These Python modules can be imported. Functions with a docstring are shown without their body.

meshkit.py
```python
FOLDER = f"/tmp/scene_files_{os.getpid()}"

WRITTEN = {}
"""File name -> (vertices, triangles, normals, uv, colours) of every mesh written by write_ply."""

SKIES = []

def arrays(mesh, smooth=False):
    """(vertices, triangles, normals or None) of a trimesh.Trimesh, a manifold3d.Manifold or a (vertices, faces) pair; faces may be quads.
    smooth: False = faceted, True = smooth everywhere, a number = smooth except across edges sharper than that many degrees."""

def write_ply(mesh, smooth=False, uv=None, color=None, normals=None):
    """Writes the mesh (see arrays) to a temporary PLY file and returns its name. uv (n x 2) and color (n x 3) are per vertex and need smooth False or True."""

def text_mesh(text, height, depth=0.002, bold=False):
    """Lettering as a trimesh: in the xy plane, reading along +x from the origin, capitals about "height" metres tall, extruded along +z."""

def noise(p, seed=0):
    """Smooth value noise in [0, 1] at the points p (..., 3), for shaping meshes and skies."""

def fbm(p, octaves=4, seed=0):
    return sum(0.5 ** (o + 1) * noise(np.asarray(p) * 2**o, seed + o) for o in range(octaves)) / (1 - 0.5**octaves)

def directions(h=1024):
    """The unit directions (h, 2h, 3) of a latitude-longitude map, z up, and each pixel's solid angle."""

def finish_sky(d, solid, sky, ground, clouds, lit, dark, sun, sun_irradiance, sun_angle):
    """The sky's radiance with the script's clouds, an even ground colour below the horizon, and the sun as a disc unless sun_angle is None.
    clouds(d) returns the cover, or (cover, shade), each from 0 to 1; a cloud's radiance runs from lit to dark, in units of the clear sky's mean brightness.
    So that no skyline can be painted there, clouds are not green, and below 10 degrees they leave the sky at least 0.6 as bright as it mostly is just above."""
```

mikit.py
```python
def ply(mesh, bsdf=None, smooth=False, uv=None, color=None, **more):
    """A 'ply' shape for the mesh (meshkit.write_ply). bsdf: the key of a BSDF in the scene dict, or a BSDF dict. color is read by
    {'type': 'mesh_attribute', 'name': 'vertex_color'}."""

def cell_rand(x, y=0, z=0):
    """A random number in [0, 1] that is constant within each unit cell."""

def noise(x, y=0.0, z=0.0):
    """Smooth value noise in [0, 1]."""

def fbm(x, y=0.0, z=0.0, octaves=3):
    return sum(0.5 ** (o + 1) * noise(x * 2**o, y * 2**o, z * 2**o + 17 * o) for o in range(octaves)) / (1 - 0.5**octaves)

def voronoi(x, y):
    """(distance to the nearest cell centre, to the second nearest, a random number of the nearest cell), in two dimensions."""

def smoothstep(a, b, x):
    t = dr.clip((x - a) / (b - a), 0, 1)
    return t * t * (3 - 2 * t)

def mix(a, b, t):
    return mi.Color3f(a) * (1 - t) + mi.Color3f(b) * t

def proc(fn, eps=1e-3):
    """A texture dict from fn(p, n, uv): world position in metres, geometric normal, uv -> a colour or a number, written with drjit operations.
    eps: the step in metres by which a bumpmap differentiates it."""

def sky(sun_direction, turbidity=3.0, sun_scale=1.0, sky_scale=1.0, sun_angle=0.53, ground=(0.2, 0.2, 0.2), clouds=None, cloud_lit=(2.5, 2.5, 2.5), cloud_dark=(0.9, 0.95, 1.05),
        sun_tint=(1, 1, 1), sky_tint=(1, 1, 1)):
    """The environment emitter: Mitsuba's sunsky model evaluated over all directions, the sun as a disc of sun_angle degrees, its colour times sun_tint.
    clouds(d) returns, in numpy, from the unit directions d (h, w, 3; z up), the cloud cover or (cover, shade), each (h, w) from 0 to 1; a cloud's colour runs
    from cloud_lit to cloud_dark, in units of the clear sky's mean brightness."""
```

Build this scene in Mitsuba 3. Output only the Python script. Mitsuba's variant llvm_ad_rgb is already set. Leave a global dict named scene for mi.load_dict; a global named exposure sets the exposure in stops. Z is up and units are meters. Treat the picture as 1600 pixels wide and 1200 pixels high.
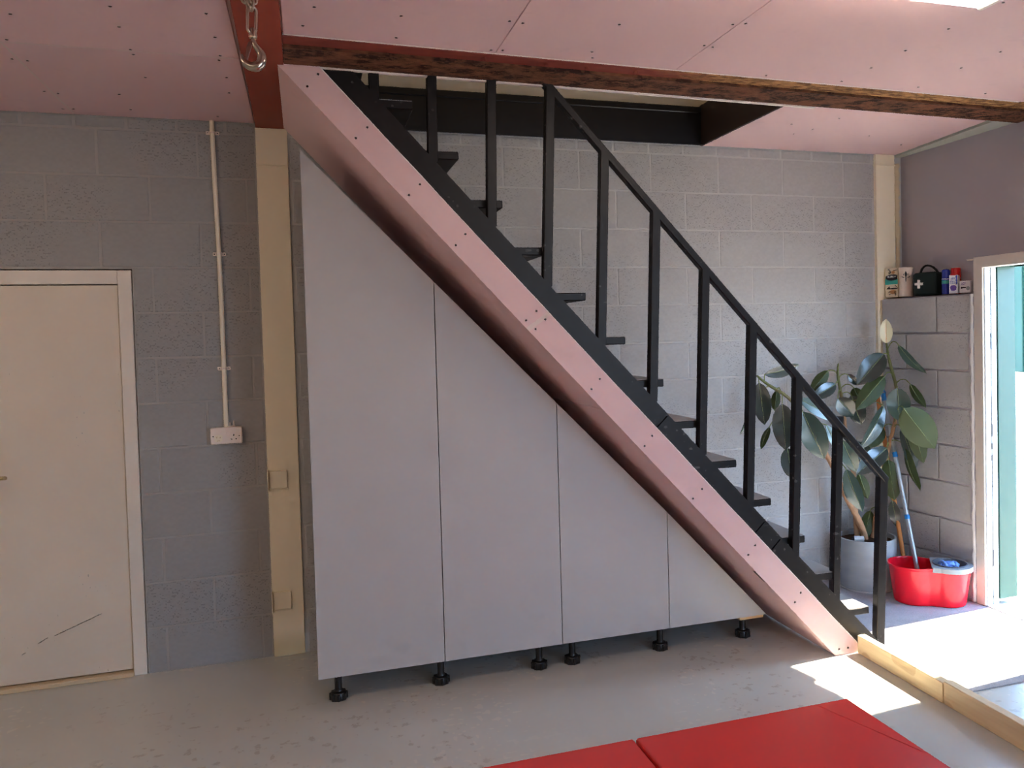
import math, random
import numpy as np
import trimesh
import manifold3d as m3
from shapely.geometry import Polygon, Point, LineString, box as sbox
from shapely import affinity
import drjit as dr
import mitsuba as mi
import mikit, meshkit
from mikit import proc, noise, fbm, voronoi, cell_rand, smoothstep, mix

T = mi.ScalarTransform4f
scene, labels = {}, {}

# ------------------------------------------------------------------ camera, sky, lamps, exposure
YAW, PITCH, ROLL, FOCAL = 0.3078, -0.0299, -0.0257, 1270.05
eye = np.array([0.0, -4.4682, 1.6495])
fw = np.array([math.sin(YAW) * math.cos(PITCH), math.cos(YAW) * math.cos(PITCH), math.sin(PITCH)])
rt = np.cross(fw, [0, 0, 1.0]); rt /= np.linalg.norm(rt)
up = np.cross(rt, fw)
up = math.cos(ROLL) * up - math.sin(ROLL) * rt
scene['camera'] = {'type': 'perspective', 'fov': math.degrees(2 * math.atan(800 / FOCAL)), 'fov_axis': 'x', 'near_clip': 0.05, 'far_clip': 200.0,
                   'principal_point_offset_x': -81.15 / 1600, 'principal_point_offset_y': 42.04 / 1200,
                   'to_world': T().look_at(origin=eye.tolist(), target=(eye + fw).tolist(), up=up.tolist())}
SUN_EL, SUN_DY = math.radians(48.5), 0.075
SUN = (math.cos(SUN_EL), SUN_DY * math.cos(SUN_EL), math.sin(SUN_EL))
scene['sky'] = mikit.sky(SUN, turbidity=3.0, sun_scale=1.25, sky_scale=2.9, sun_angle=0.6, ground=(0.3, 0.3, 0.28), sun_tint=(0.96, 0.99, 1.04), sky_tint=(0.98, 1.0, 1.02))
LAMP_LEFT, LAMP_RIGHT = 1.45, 0.75      # radiance of the batten diffusers
WARM, NEUTRAL = (1.0, 0.82, 0.62), (1.0, 0.90, 0.78)
exposure = 4.6


def srgb(r, g, b):
    return [((c / 255) / 12.92 if c <= 10 else (((c / 255) + 0.055) / 1.055) ** 2.4) for c in (r, g, b)]


def rgb(c):
    return {'type': 'rgb', 'value': [float(x) for x in c]}


# ------------------------------------------------------------------ helpers
def note(key, label=None, cat=None, group=None, kind=None):
    d = labels.setdefault(key, {})
    for k, v in (('label', label), ('category', cat), ('group', group), ('kind', kind)):
        if v:
            d[k] = v


def free(key):
    if key not in scene and key not in labels:
        return key
    n = 1
    while f'{key}_{n:03d}' in scene or f'{key}_{n:03d}' in labels:
        n += 1
    return f'{key}_{n:03d}'


def thing(name, label, cat, group=None, kind=None):
    k = free(name)
    note(k, label, cat, group, kind)
    return k


def add(key, mesh, mat, smooth=False, **kw):
    key = free(key)
    scene[key] = mikit.ply(mesh, mat, smooth=smooth, **kw)
    return key


def put(key, shape, to_world):
    key = free(key)
    scene[key] = {**shape, 'to_world': to_world}
    return key


def cbox(x0, x1, y0, y1, z0, z1, c=0.0):
    """a box with chamfered edges"""
    if c <= 0:
        b = trimesh.creation.box((x1 - x0, y1 - y0, z1 - z0))
        b.apply_translation(((x0 + x1) / 2, (y0 + y1) / 2, (z0 + z1) / 2))
        return b
    pts = []
    for sx in (0, 1):
        for sy in (0, 1):
            for sz in (0, 1):
                X, Y, Z = (x0, x1)[sx], (y0, y1)[sy], (z0, z1)[sz]
                dx, dy, dz = (c, -c)[sx], (c, -c)[sy], (c, -c)[sz]
                pts += [(X, Y + dy, Z + dz), (X + dx, Y, Z + dz), (X + dx, Y + dy, Z)]
    return hull(pts)


def hull(pts):
    return trimesh.Trimesh(*_tri(m3.Manifold.hull_points(np.asarray(pts, float))), process=False)


def _tri(m):
    a = m.to_mesh()
    return np.asarray(a.vert_properties)[:, :3].astype(float), np.asarray(a.tri_verts)


def join(*ms):
    return trimesh.util.concatenate(list(ms))


def prism_xz(poly, y0, y1):
    """polygon in the x-z plane, extruded from y0 to y1"""
    m = trimesh.creation.extrude_polygon(poly if isinstance(poly, Polygon) else Polygon(poly), y1 - y0, engine='earcut')
    v = m.vertices.copy()
    m.vertices = np.stack([v[:, 0], y0 + v[:, 2], v[:, 1]], 1)
    m.invert()
    return m


def prism_xy(poly, z0, z1):
    m = trimesh.creation.extrude_polygon(poly if isinstance(poly, Polygon) else Polygon(poly), z1 - z0, engine='earcut')
    m.apply_translation((0, 0, z0))
    return m


def cyl(p, q, r, r2=None, n=20, caps=True):
    """a (tapering) round bar from p to q"""
    p, q = np.asarray(p, float), np.asarray(q, float)
    r2 = r if r2 is None else r2
    d = q - p
    L = np.linalg.norm(d); d = d / L
    a = np.cross(d, [0, 0, 1.0] if abs(d[2]) < 0.9 else [1.0, 0, 0]); a /= np.linalg.norm(a)
    b = np.cross(d, a)
    t = np.linspace(0, 2 * np.pi, n, endpoint=False)
    ring = np.cos(t)[:, None] * a + np.sin(t)[:, None] * b
    v = np.vstack([p + ring * r, q + ring * r2, [p], [q]])
    i = np.arange(n); j = (i + 1) % n
    f = [np.stack([i, j, i + n], 1), np.stack([j, j + n, i + n], 1)]
    if caps:
        f += [np.stack([j, i, i * 0 + 2 * n], 1), np.stack([i + n, j + n, i * 0 + 2 * n + 1], 1)]
    return trimesh.Trimesh(v, np.vstack(f)[:, ::-1], process=False)


def tube(path, radii, n=12, closed=False):
    """a bent bar along the points of path"""
    P = np.asarray(path, float)
    R = np.broadcast_to(np.asarray(radii, float), (len(P),))
    if closed:
        tan = np.roll(P, -1, 0) - np.roll(P, 1, 0)
    else:
        tan = np.gradient(P, axis=0)
    tan /= np.linalg.norm(tan, axis=1, keepdims=True)
    a = np.cross(tan[0], [0.3, 0.9, 0.1]); a /= np.linalg.norm(a)
    rings = []
    t = np.linspace(0, 2 * np.pi, n, endpoint=False)
    for k in range(len(P)):
        a = a - tan[k] * (a @ tan[k]); a /= np.linalg.norm(a)
        b = np.cross(tan[k], a)
        rings.append(P[k] + R[k] * (np.cos(t)[:, None] * a + np.sin(t)[:, None] * b))
    v = np.vstack(rings)
    m = len(P)
    i = np.arange(n); j = (i + 1) % n
    f = []
    for k in range(m if closed else m - 1):
        o, q = k * n, ((k + 1) % m) * n
        f += [np.stack([i + o, i + q, j + o], 1), np.stack([j + o, i + q, j + q], 1)]
    if not closed:
        v = np.vstack([v, P[:1], P[-1:]])
        f += [np.stack([i, j, i * 0 + m * n], 1), np.stack([j + (m - 1) * n, i + (m - 1) * n, i * 0 + m * n + 1], 1)]
    mesh = trimesh.Trimesh(v, np.vstack(f), process=False)
    if mesh.volume < 0:
        mesh.invert()
    return mesh


def lathe(profile, centre=(0, 0, 0), n=40):
    """(radius, height) profile turned about the vertical; give it as a closed outline"""
    pr = np.asarray(profile, float)
    t = np.linspace(0, 2 * np.pi, n, endpoint=False)
    v = np.stack([pr[:, 0, None] * np.cos(t), pr[:, 0, None] * np.sin(t), np.broadcast_to(pr[:, 1, None], (len(pr), n))], -1).reshape(-1, 3)
    i = np.arange(n); j = (i + 1) % n
    f = []
    for k in range(len(pr) - 1):
        o, q = k * n, (k + 1) * n
        f += [np.stack([i + o, j + o, i + q], 1), np.stack([j + o, j + q, i + q], 1)]
    m = trimesh.Trimesh(v + np.asarray(centre), np.vstack(f), process=False)
    if m.volume < 0:
        m.invert()
    return m


def smooth_path(pts, n=8):
    P = np.asarray(pts, float)
    if len(P) < 3:
        return np.linspace(P[0], P[-1], n)
    from scipy.interpolate import CubicSpline
    s = np.r_[0, np.cumsum(np.linalg.norm(np.diff(P[:, :3], axis=0), axis=1))]
    return CubicSpline(s, P)(np.linspace(0, s[-1], n * (len(P) - 1) + 1))


# ------------------------------------------------------------------ materials
def mat(name, color, rough=0.5, spec=0.5, metallic=0.0, two=True, bump=None, bump_scale=0.001, eps=1e-3, **kw):
    base = color if isinstance(color, dict) else rgb(color)
    b = {'type': 'principled', 'base_color': base, 'roughness': rough if isinstance(rough, dict) else float(rough), 'specular': float(spec), 'metallic': float(metallic), **kw}
    if bump is not None:
        b = {'type': 'bumpmap', 'arbitrary': proc(bump, eps), 'scale': float(bump_scale), 'bsdf': b}
    scene[name] = {'type': 'twosided', 'bsdf': b} if two else b
    return name


def pits(p, n, uv):
    a = fbm(p.x * 90, p.y * 90, p.z * 90, 3)
    b = noise(p.x * 260, p.y * 260, p.z * 260)
    hole = smoothstep(0.66, 0.78, noise(p.x * 130 + 7, p.y * 130, p.z * 130))
    return a * 1.2 + b * 0.35 - hole * 1.1 * smoothstep(0.35, 0.6, noise(p.x * 3, p.y * 3, p.z * 3))


def block_paint(p, n, uv):
    v = fbm(p.x * 1.2, p.y * 1.2, p.z * 1.2, 2)
    s = fbm(p.x * 70, p.y * 70, p.z * 70, 2)
    hole = smoothstep(0.70, 0.8, noise(p.x * 130 + 7, p.y * 130, p.z * 130)) * smoothstep(0.4, 0.6, noise(p.x * 3, p.y * 3, p.z * 3))
    c = mix(srgb(164, 164, 164), srgb(176, 176, 176), v)
    return c * (0.94 + 0.12 * s) * (1 - 0.22 * hole)


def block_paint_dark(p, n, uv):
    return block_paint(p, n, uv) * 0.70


def floor_paint(p, n, uv):
    big = fbm(p.x * 1.3, p.y * 1.3, 3.1, 4)
    speck = smoothstep(0.62, 0.72, fbm(p.x * 34, p.y * 34, 1.7, 3)) * smoothstep(0.42, 0.62, fbm(p.x * 2.1, p.y * 2.1, 9.0, 2))
    chip = smoothstep(0.80, 0.84, noise(p.x * 45 + 3, p.y * 55, 4.0)) * smoothstep(0.55, 0.7, noise(p.x * 3.0, p.y * 3.0, 8.0))
    c = mix(srgb(170, 172, 167), srgb(190, 192, 186), big)
    c = mix(c, srgb(124, 108, 88), speck * 0.3)
    return mix(c, srgb(206, 200, 186), chip * 0.35)


def floor_bump(p, n, uv):
    return fbm(p.x * 14, p.y * 14, 0.5, 3) + 0.25 * noise(p.x * 90, p.y * 90, 0.2)


def carpet(p, n, uv):
    a = noise(p.x * 330, p.y * 330, 0.3)
    b = fbm(p.x * 30, p.y * 30, 0.7, 3)
    return mix(srgb(132, 134, 140), srgb(178, 180, 186), 0.6 * a + 0.4 * b)


def rust_dark(p, n, uv):
    a = fbm(p.x * 16, p.y * 30, p.z * 30, 4)
    b = smoothstep(0.45, 0.62, fbm(p.x * 45 + 3, p.y * 60, p.z * 60, 3))
    c = mix(srgb(48, 32, 27), srgb(104, 66, 48), smoothstep(0.35, 0.68, a))
    return mix(c, srgb(132, 92, 64), b * 0.3)


def oxide_to_rust(p, n, uv):
    """red oxide paint that has worn to bare rust along the right half of the beam"""
    a = fbm(p.x * 18, p.y * 40, p.z * 40, 4)
    worn = smoothstep(1.35, 1.85, p.x + 0.5 * (a - 0.5))
    red = mix(srgb(112, 52, 44), srgb(128, 62, 52), a)
    rust = mix(srgb(98, 66, 42), srgb(178, 132, 84), smoothstep(0.3, 0.7, fbm(p.x * 26, p.y * 60, 0.4, 4)))
    return mix(red, rust, worn)


def red_oxide(p, n, uv):
    a = fbm(p.x * 9, p.y * 5, p.z * 9, 4)
    return mix(srgb(124, 50, 38), srgb(150, 68, 48), a)


def pink_board(p, n, uv):
    a = fbm(p.x * 1.1, p.y * 1.1, p.z * 1.1, 3)
    s = smoothstep(0.76, 0.86, noise(p.x * 9, p.y * 14, p.z * 9)) * smoothstep(0.5, 0.7, noise(p.x * 40, p.y * 40, p.z * 40))
    c = mix(srgb(214, 183, 182), srgb(221, 191, 190), a)
    return c * (1 - 0.03 * s)


def cabinet_paint(p, n, uv):
    a = fbm(p.x * 0.8, p.y * 0.8, p.z * 0.8, 2)
    m = smoothstep(0.62, 0.8, fbm(p.x * 9, 0.5, p.z * 9, 3))
    low = 1 - smoothstep(0.12, 0.4, p.z)
    return mix(srgb(174, 172, 171), srgb(182, 180, 179), a) * (1 - 0.012 * m - 0.06 * low * m)


def door_paint(p, n, uv):
    a = fbm(p.x * 2, p.y, p.z * 2, 3)
    sc = smoothstep(0.88, 0.92, noise(p.x * 160, 0.3, p.z * 50)) * smoothstep(0.6, 0.75, noise(p.x * 4, 0.9, p.z * 4))
    low = 1 - smoothstep(0.0, 0.5, p.z)
    return mix(srgb(204, 192, 177), srgb(212, 201, 187), a) * (1 - 0.35 * sc) * (1 - 0.08 * low * a)


def timber(p, n, uv):
    g = fbm(p.x * 60, p.y * 4, p.z * 60, 3)
    k = smoothstep(0.78, 0.85, noise(p.x * 12, p.y * 9, p.z * 12))
    return mix(mix(srgb(230, 214, 178), srgb(214, 192, 150), g), srgb(168, 132, 90), 0.35 * k)


def vinyl_red(p, n, uv):
    a = fbm(p.x * 3, p.y * 3, 0.3, 3)
    return mix(srgb(198, 46, 40), srgb(206, 53, 46), a)


def vinyl_bump(p, n, uv):
    return fbm(p.x * 5, p.y * 5, 0.3, 2) * 4 + 0.5 * noise(p.x * 260, p.y * 260, 0.4)


def black_paint(p, n, uv):
    a = fbm(p.x * 6, p.y * 6, p.z * 6, 4)
    s = smoothstep(0.80, 0.84, noise(p.x * 55, p.y * 55, p.z * 55)) * smoothstep(0.5, 0.7, noise(p.x * 5, p.y * 5, p.z * 5))
    return mix(mix(srgb(14, 13, 14), srgb(22, 21, 22), a), srgb(96, 94, 92), 0.5 * s)


def cream_paint(p, n, uv):
    a = fbm(p.x * 5, p.y * 5, p.z * 2, 3)
    low = 1 - smoothstep(0.05, 0.16, p.z + 0.02 * a)
    return mix(mix(srgb(232, 222, 196), srgb(238, 228, 204), a), srgb(182, 160, 112), 0.6 * low)


def concrete(p, n, uv):
    a = fbm(p.x * 0.7, p.y * 0.7, 0.2, 4)
    b = fbm(p.x * 14, p.y * 14, 0.8, 3)
    return mix(srgb(150, 148, 140), srgb(186, 183, 174), 0.6 * a + 0.4 * b)


def sheet_ribs(p, n, uv):
    return mix(srgb(38, 74, 62), srgb(46, 86, 72), noise(p.x * 2, p.y * 2, p.z * 2))


def render_wall(p, n, uv):
    a = fbm(p.x * 1.5, p.y * 1.5, p.z * 1.5, 4)
    dirt = 1 - smoothstep(0.02, 0.35, p.z + 0.2 * (a - 0.5))
    return mix(mix(srgb(216, 208, 188), srgb(226, 220, 202), a), srgb(150, 146, 136), 0.6 * dirt)


def bark(p, n, uv):
    a = fbm(p.x * 60, p.y * 60, p.z * 25, 3)
    g = smoothstep(1.0, 1.35, p.z)
    return mix(mix(srgb(150, 112, 82), srgb(190, 150, 116), a), srgb(96, 104, 62), g)


def soil(p, n, uv):
    return mix(srgb(36, 28, 22), srgb(70, 54, 42), fbm(p.x * 80, p.y * 80, p.z * 80, 3))


def pot_glaze(p, n, uv):
    a = fbm(p.x * 9, p.y * 9, p.z * 22, 3)
    return mix(srgb(150, 156, 160), srgb(172, 178, 182), a)


mat('block_paint', proc(block_paint), 0.55, 0.4, bump=pits, bump_scale=0.0006, eps=6e-4)
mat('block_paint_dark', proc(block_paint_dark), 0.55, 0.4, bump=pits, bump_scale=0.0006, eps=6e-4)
mat('mortar_dark', srgb(152, 150, 148), 0.6, 0.4)  # joint tone lifted above the left blocks, imitating lit ridges
mat('lightened_wall_paint', srgb(180, 180, 179), 0.6, 0.4)  # same paint as the blocks, lightened to imitate joint ridges catching light
mat('upper_wall_paint', srgb(172, 168, 174), 0.5, 0.4)
mat('floor_paint', proc(floor_paint), 0.24, 0.45, bump=floor_bump, bump_scale=0.0009, eps=2e-3)
mat('tread_grey', srgb(150, 152, 154), 0.6, 0.3)
mat('carpet_pile', proc(carpet), 0.95, 0.1)
mat('pink_board', proc(pink_board), 0.6, 0.35)
mat('plaster_white', srgb(226, 218, 212), 0.8, 0.2)
mat('joint_filler', srgb(214, 196, 190), 0.8, 0.2)
mat('screw_dark', srgb(44, 30, 30), 0.5, 0.5)
mat('red_oxide', proc(red_oxide), 0.55, 0.4)
mat('oxide_to_rust', proc(oxide_to_rust), 0.7, 0.3)
mat('rust_dark', proc(rust_dark), 0.8, 0.25)
mat('cream_paint', proc(cream_paint), 0.4, 0.45)
mat('foam', srgb(196, 180, 150), 0.9, 0.2)
mat('caulk', srgb(204, 202, 200), 0.7, 0.3)
mat('black_paint', proc(black_paint), 0.42, 0.28)
mat('black_board', srgb(20, 21, 25), 0.35, 0.5)
mat('brown_board', srgb(64, 52, 48), 0.5, 0.4)
mat('beige_wall', srgb(206, 198, 180), 0.7, 0.3)
mat('cabinet_paint', proc(cabinet_paint), 0.42, 0.4)
mat('cabinet_edge', srgb(150, 140, 138), 0.5, 0.4)
mat('black_plastic', srgb(18, 18, 19), 0.35, 0.5)
mat('raw_wood', srgb(214, 172, 122), 0.6, 0.3)
mat('door_paint', proc(door_paint), 0.45, 0.4)
mat('frame_paint', srgb(212, 204, 194), 0.42, 0.45)
mat('threshold_wood', srgb(196, 176, 146), 0.6, 0.3)
mat('brass', srgb(196, 176, 138), 0.28, 0.5, metallic=1.0)
mat('steel', srgb(190, 182, 166), 0.16, 0.5, metallic=1.0)
mat('white_plastic', srgb(228, 214, 204), 0.35, 0.5)
mat('cream_plastic', srgb(230, 220, 200), 0.4, 0.5)
mat('slot_dark', srgb(22, 18, 18), 0.6, 0.3)
mat('upvc_white', srgb(186, 192, 192), 0.3, 0.5)
mat('lock_steel', srgb(52, 56, 60), 0.4, 0.5)
mat('green_metal', srgb(46, 86, 76), 0.35, 0.5)
mat('dark_line', srgb(70, 66, 62), 0.7, 0.3)
mat('timber', proc(timber), 0.6, 0.3)
mat('vinyl_red', proc(vinyl_red), 0.38, 0.45, bump=vinyl_bump, bump_scale=0.0005, eps=1e-3)
mat('vinyl_dark', srgb(60, 14, 14), 0.6, 0.3)
mat('concrete', proc(concrete), 0.9, 0.2)
mat('cladding_green', proc(sheet_ribs), 0.45, 0.4)
mat('render_wall', proc(render_wall), 0.9, 0.2)
mat('asphalt', srgb(96, 98, 102), 0.95, 0.1)
mat('bark', proc(bark), 0.7, 0.3)
mat('soil', proc(soil), 1.0, 0.1)
mat('pot_glaze', proc(pot_glaze), 0.45, 0.4)
mat('stalk', srgb(112, 122, 66), 0.5, 0.4)
mat('midrib', srgb(120, 136, 92), 0.45, 0.4)
mat('bucket_red', srgb(226, 22, 42), 0.22, 0.5)
mat('bucket_dark', srgb(92, 98, 108), 0.4, 0.4)
mat('bucket_grey', srgb(146, 154, 160), 0.3, 0.5)
mat('mop_blue', srgb(120, 160, 224), 0.8, 0.2)
mat('handle_grey', srgb(172, 180, 186), 0.3, 0.5, metallic=0.5)
mat('blue_plastic', srgb(28, 120, 190), 0.35, 0.5)
mat('broom_wood', srgb(214, 142, 78), 0.5, 0.4)
mat('bag_green', srgb(24, 38, 36), 0.7, 0.3)
mat('bag_black', srgb(18, 18, 20), 0.7, 0.3)
mat('print_white', srgb(226, 228, 224), 0.6, 0.3)
mat('print_black', srgb(26, 24, 30), 0.6, 0.3)
mat('print_teal', srgb(66, 176, 160), 0.5, 0.4)
mat('print_tan', srgb(176, 126, 74), 0.5, 0.4)
mat('print_purple', srgb(104, 78, 160), 0.5, 0.4)
mat('print_blue', srgb(40, 70, 150), 0.5, 0.4)
mat('print_orange', srgb(214, 120, 66), 0.5, 0.4)
mat('carton_cream', srgb(216, 204, 178), 0.5, 0.4)
mat('cup_white', srgb(226, 212, 196), 0.3, 0.5)
mat('can_blue', srgb(36, 54, 160), 0.25, 0.5)
mat('can_red', srgb(206, 34, 36), 0.25, 0.5)
mat('can_white', srgb(216, 216, 220), 0.4, 0.5)
mat('clear_plastic_white', srgb(220, 226, 228), 0.3, 0.5)
scene['clear_plastic'] = {'type': 'thindielectric', 'int_ior': 1.45}


def leaf_pair(name, top, under, rough=0.24):
    """glossy upper side, paler matt underside; light comes through a little"""
    scene[name] = {'type': 'twosided', 'a': {'type': 'principled', 'base_color': rgb(top), 'roughness': rough, 'specular': 0.9, 'clearcoat': 1.0, 'clearcoat_gloss': 0.75},
                   'b': {'type': 'principled', 'base_color': rgb(under), 'roughness': 0.5, 'specular': 0.4}}


leaf_pair('leaf_dark', srgb(34, 52, 46), srgb(54, 68, 35))
leaf_pair('leaf_sheen_tint', srgb(52, 78, 68), srgb(62, 78, 42), 0.3)  # lighter copy of the leaf green, with the doorway sheen in its colour
leaf_pair('leaf_new', srgb(224, 220, 186), srgb(206, 206, 166), 0.4)

# ------------------------------------------------------------------ the setting
CEIL = 2.76
rng = random.Random(7)


def wall_x(y):                       # face of the low block wall on the right, slightly out of square
    return 3.592 - 0.155 * y


# floor slab
add('floor', cbox(-4.2, 3.93, -6.7, 0.3, -0.01, 0.0), 'floor_paint')
note('floor', 'grey painted concrete floor with worn specks', 'floor', kind='structure')
# carpet piece inside the doorway, laid up to the timber
cx = Polygon([(2.655, -1.60), (3.84, -1.60), (wall_x(-0.69) - 0.004, -0.7), (wall_x(-0.02) - 0.004, -0.004), (2.62, -0.004), (2.62, -1.02), (2.655, -1.04)])
add('carpet', prism_xy(cx, 0.0, 0.006), 'carpet_pile')
note('carpet', 'thin grey carpet in the doorway corner between timber, stairs and door', 'carpet')

# ---- back wall: backing with every block of it proud of the joints
Z_TOP = CEIL + 0.02
DOOR_R, DOOR_H = -0.800, 2.018
back = sbox(-4.2, 0, 4.2, 3.2)
hole = sbox(-1.78, -0.01, DOOR_R, DOOR_H)
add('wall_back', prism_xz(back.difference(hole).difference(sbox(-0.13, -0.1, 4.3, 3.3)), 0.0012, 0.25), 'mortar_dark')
add('wall_back__right_stretch', prism_xz(sbox(-0.13, 0, 4.2, 3.2), 0.0012, 0.25), 'lightened_wall_paint')
note('wall_back', 'grey painted concrete block wall behind the stairs', 'wall', kind='structure')


def block_mesh(w, h, c=0.004, d=0.04):
    """one block lying in x-z, its face at y = 0, front edges rounded off"""
    pts = []
    for X, sx in ((0, 1), (w, -1)):
        for Z, sz in ((0, 1), (h, -1)):
            pts += [(X, d, Z), (X, c * 0.8, Z), (X + sx * c * 0.35, c * 0.25, Z + sz * c * 0.35), (X + sx * c * 1.3, 0, Z + sz * c * 1.3)]
    return hull(pts)


_blocks = {}


def block_shape(w, h, m='block_paint'):
    k = (round(w, 3), round(h, 3), m)
    if k not in _blocks:
        _blocks[k] = mikit.ply(block_mesh(*k[:2]), m, smooth=False)
    return _blocks[k]


def lay_block(parent, x0, x1, z0, z1, frame=None):
    if x1 - x0 < 0.02 or z1 - z0 < 0.015:
        return
    M = T().translate([x0 + rng.uniform(-0.0008, 0.0008), rng.uniform(-0.0012, 0.0), z0 + rng.uniform(-0.0008, 0.0008)]).rotate([0, 0, 1], rng.uniform(-0.05, 0.05)).rotate([0, 1, 0], rng.uniform(-0.1, 0.1))
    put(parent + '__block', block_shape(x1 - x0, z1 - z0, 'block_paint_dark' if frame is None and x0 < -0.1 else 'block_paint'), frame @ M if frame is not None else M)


def course(k, z0, z1, spans, offs, step=0.45):
    for a, b in spans:
        off = offs(a)
        n = math.floor((a - off) / step)
        while off + n * step < b:
            u0, u1 = off + n * step + 0.004, off + (n + 1) * step - 0.004
            u0, u1 = max(u0, a), min(u1, b)
            lay_block('wall_back', u0, u1, z0, z1)
            n += 1


for k in range(12):
    z0, z1 = 0.225 * k + 0.004, 0.225 * (k + 1) - 0.004
    spans = [(-0.045, 3.572)]
    left_off = -0.709 if k % 2 == 0 else -0.484
    right_off = 1.7648 if k % 2 == 0 else 1.5398
    if z1 <= DOOR_H:
        spans = [(-2.6, -1.785), (DOOR_R + 0.004, -0.214)] + spans
    elif z0 >= DOOR_H:
        spans = [(-2.6, -0.214)] + spans
    else:                                       # the course that the door head cuts
        for a, b in ((-2.6, -1.785), (DOOR_R + 0.004, -0.214)):
            course(k, z0, z1, [(a, b)], lambda a: left_off)
        course(k, DOOR_H + 0.004, z1, [(-1.785, DOOR_R + 0.004)], lambda a: left_off)
        course(k, z0, z1, spans, lambda a: right_off)
        continue
    course(k, z0, z1, spans, lambda a: left_off if a < -0.1 else right_off)
for a, b in ((-2.6, -0.214), (-0.045, 3.572)):  # the low course of bricks under the ceiling
    x = a
    while x < b:
        lay_block('wall_back', x + 0.006, min(x + 0.219, b), 2.705, 2.756)
        x += 0.225

# ---- right wall: a low block wall, a set-back upper wall and the doorway
JY0, JY1 = -0.757, -1.505                      # clear doorway
pier = Polygon([(wall_x(0) + 0.0006, 0.25), (wall_x(-0.69) + 0.0006, -0.69), (3.928, -0.69), (3.928, 0.25)])
XU = 3.79
add('wall_right', join(prism_xy(pier, 0, 1.815),
                       cbox(XU, 3.928, -0.70, 0.25, 1.815, 3.2), cbox(XU, 3.928, -1.57, -0.70, 2.03, 3.2), cbox(XU - 0.02, 3.928, -6.6, -1.57, 0, 3.2)), 'upper_wall_paint')
note('wall_right', 'grey painted side wall, blockwork below a ledge and smooth above', 'wall', kind='structure')
ang = math.degrees(math.atan(0.155))
FR = T().translate([wall_x(-0.69), -0.69, 0]).rotate([0, 0, 1], 90 + ang).scale([1, -1, 1]).scale([1, -1, 1]).rotate([0, 0, 1], 180)
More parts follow.
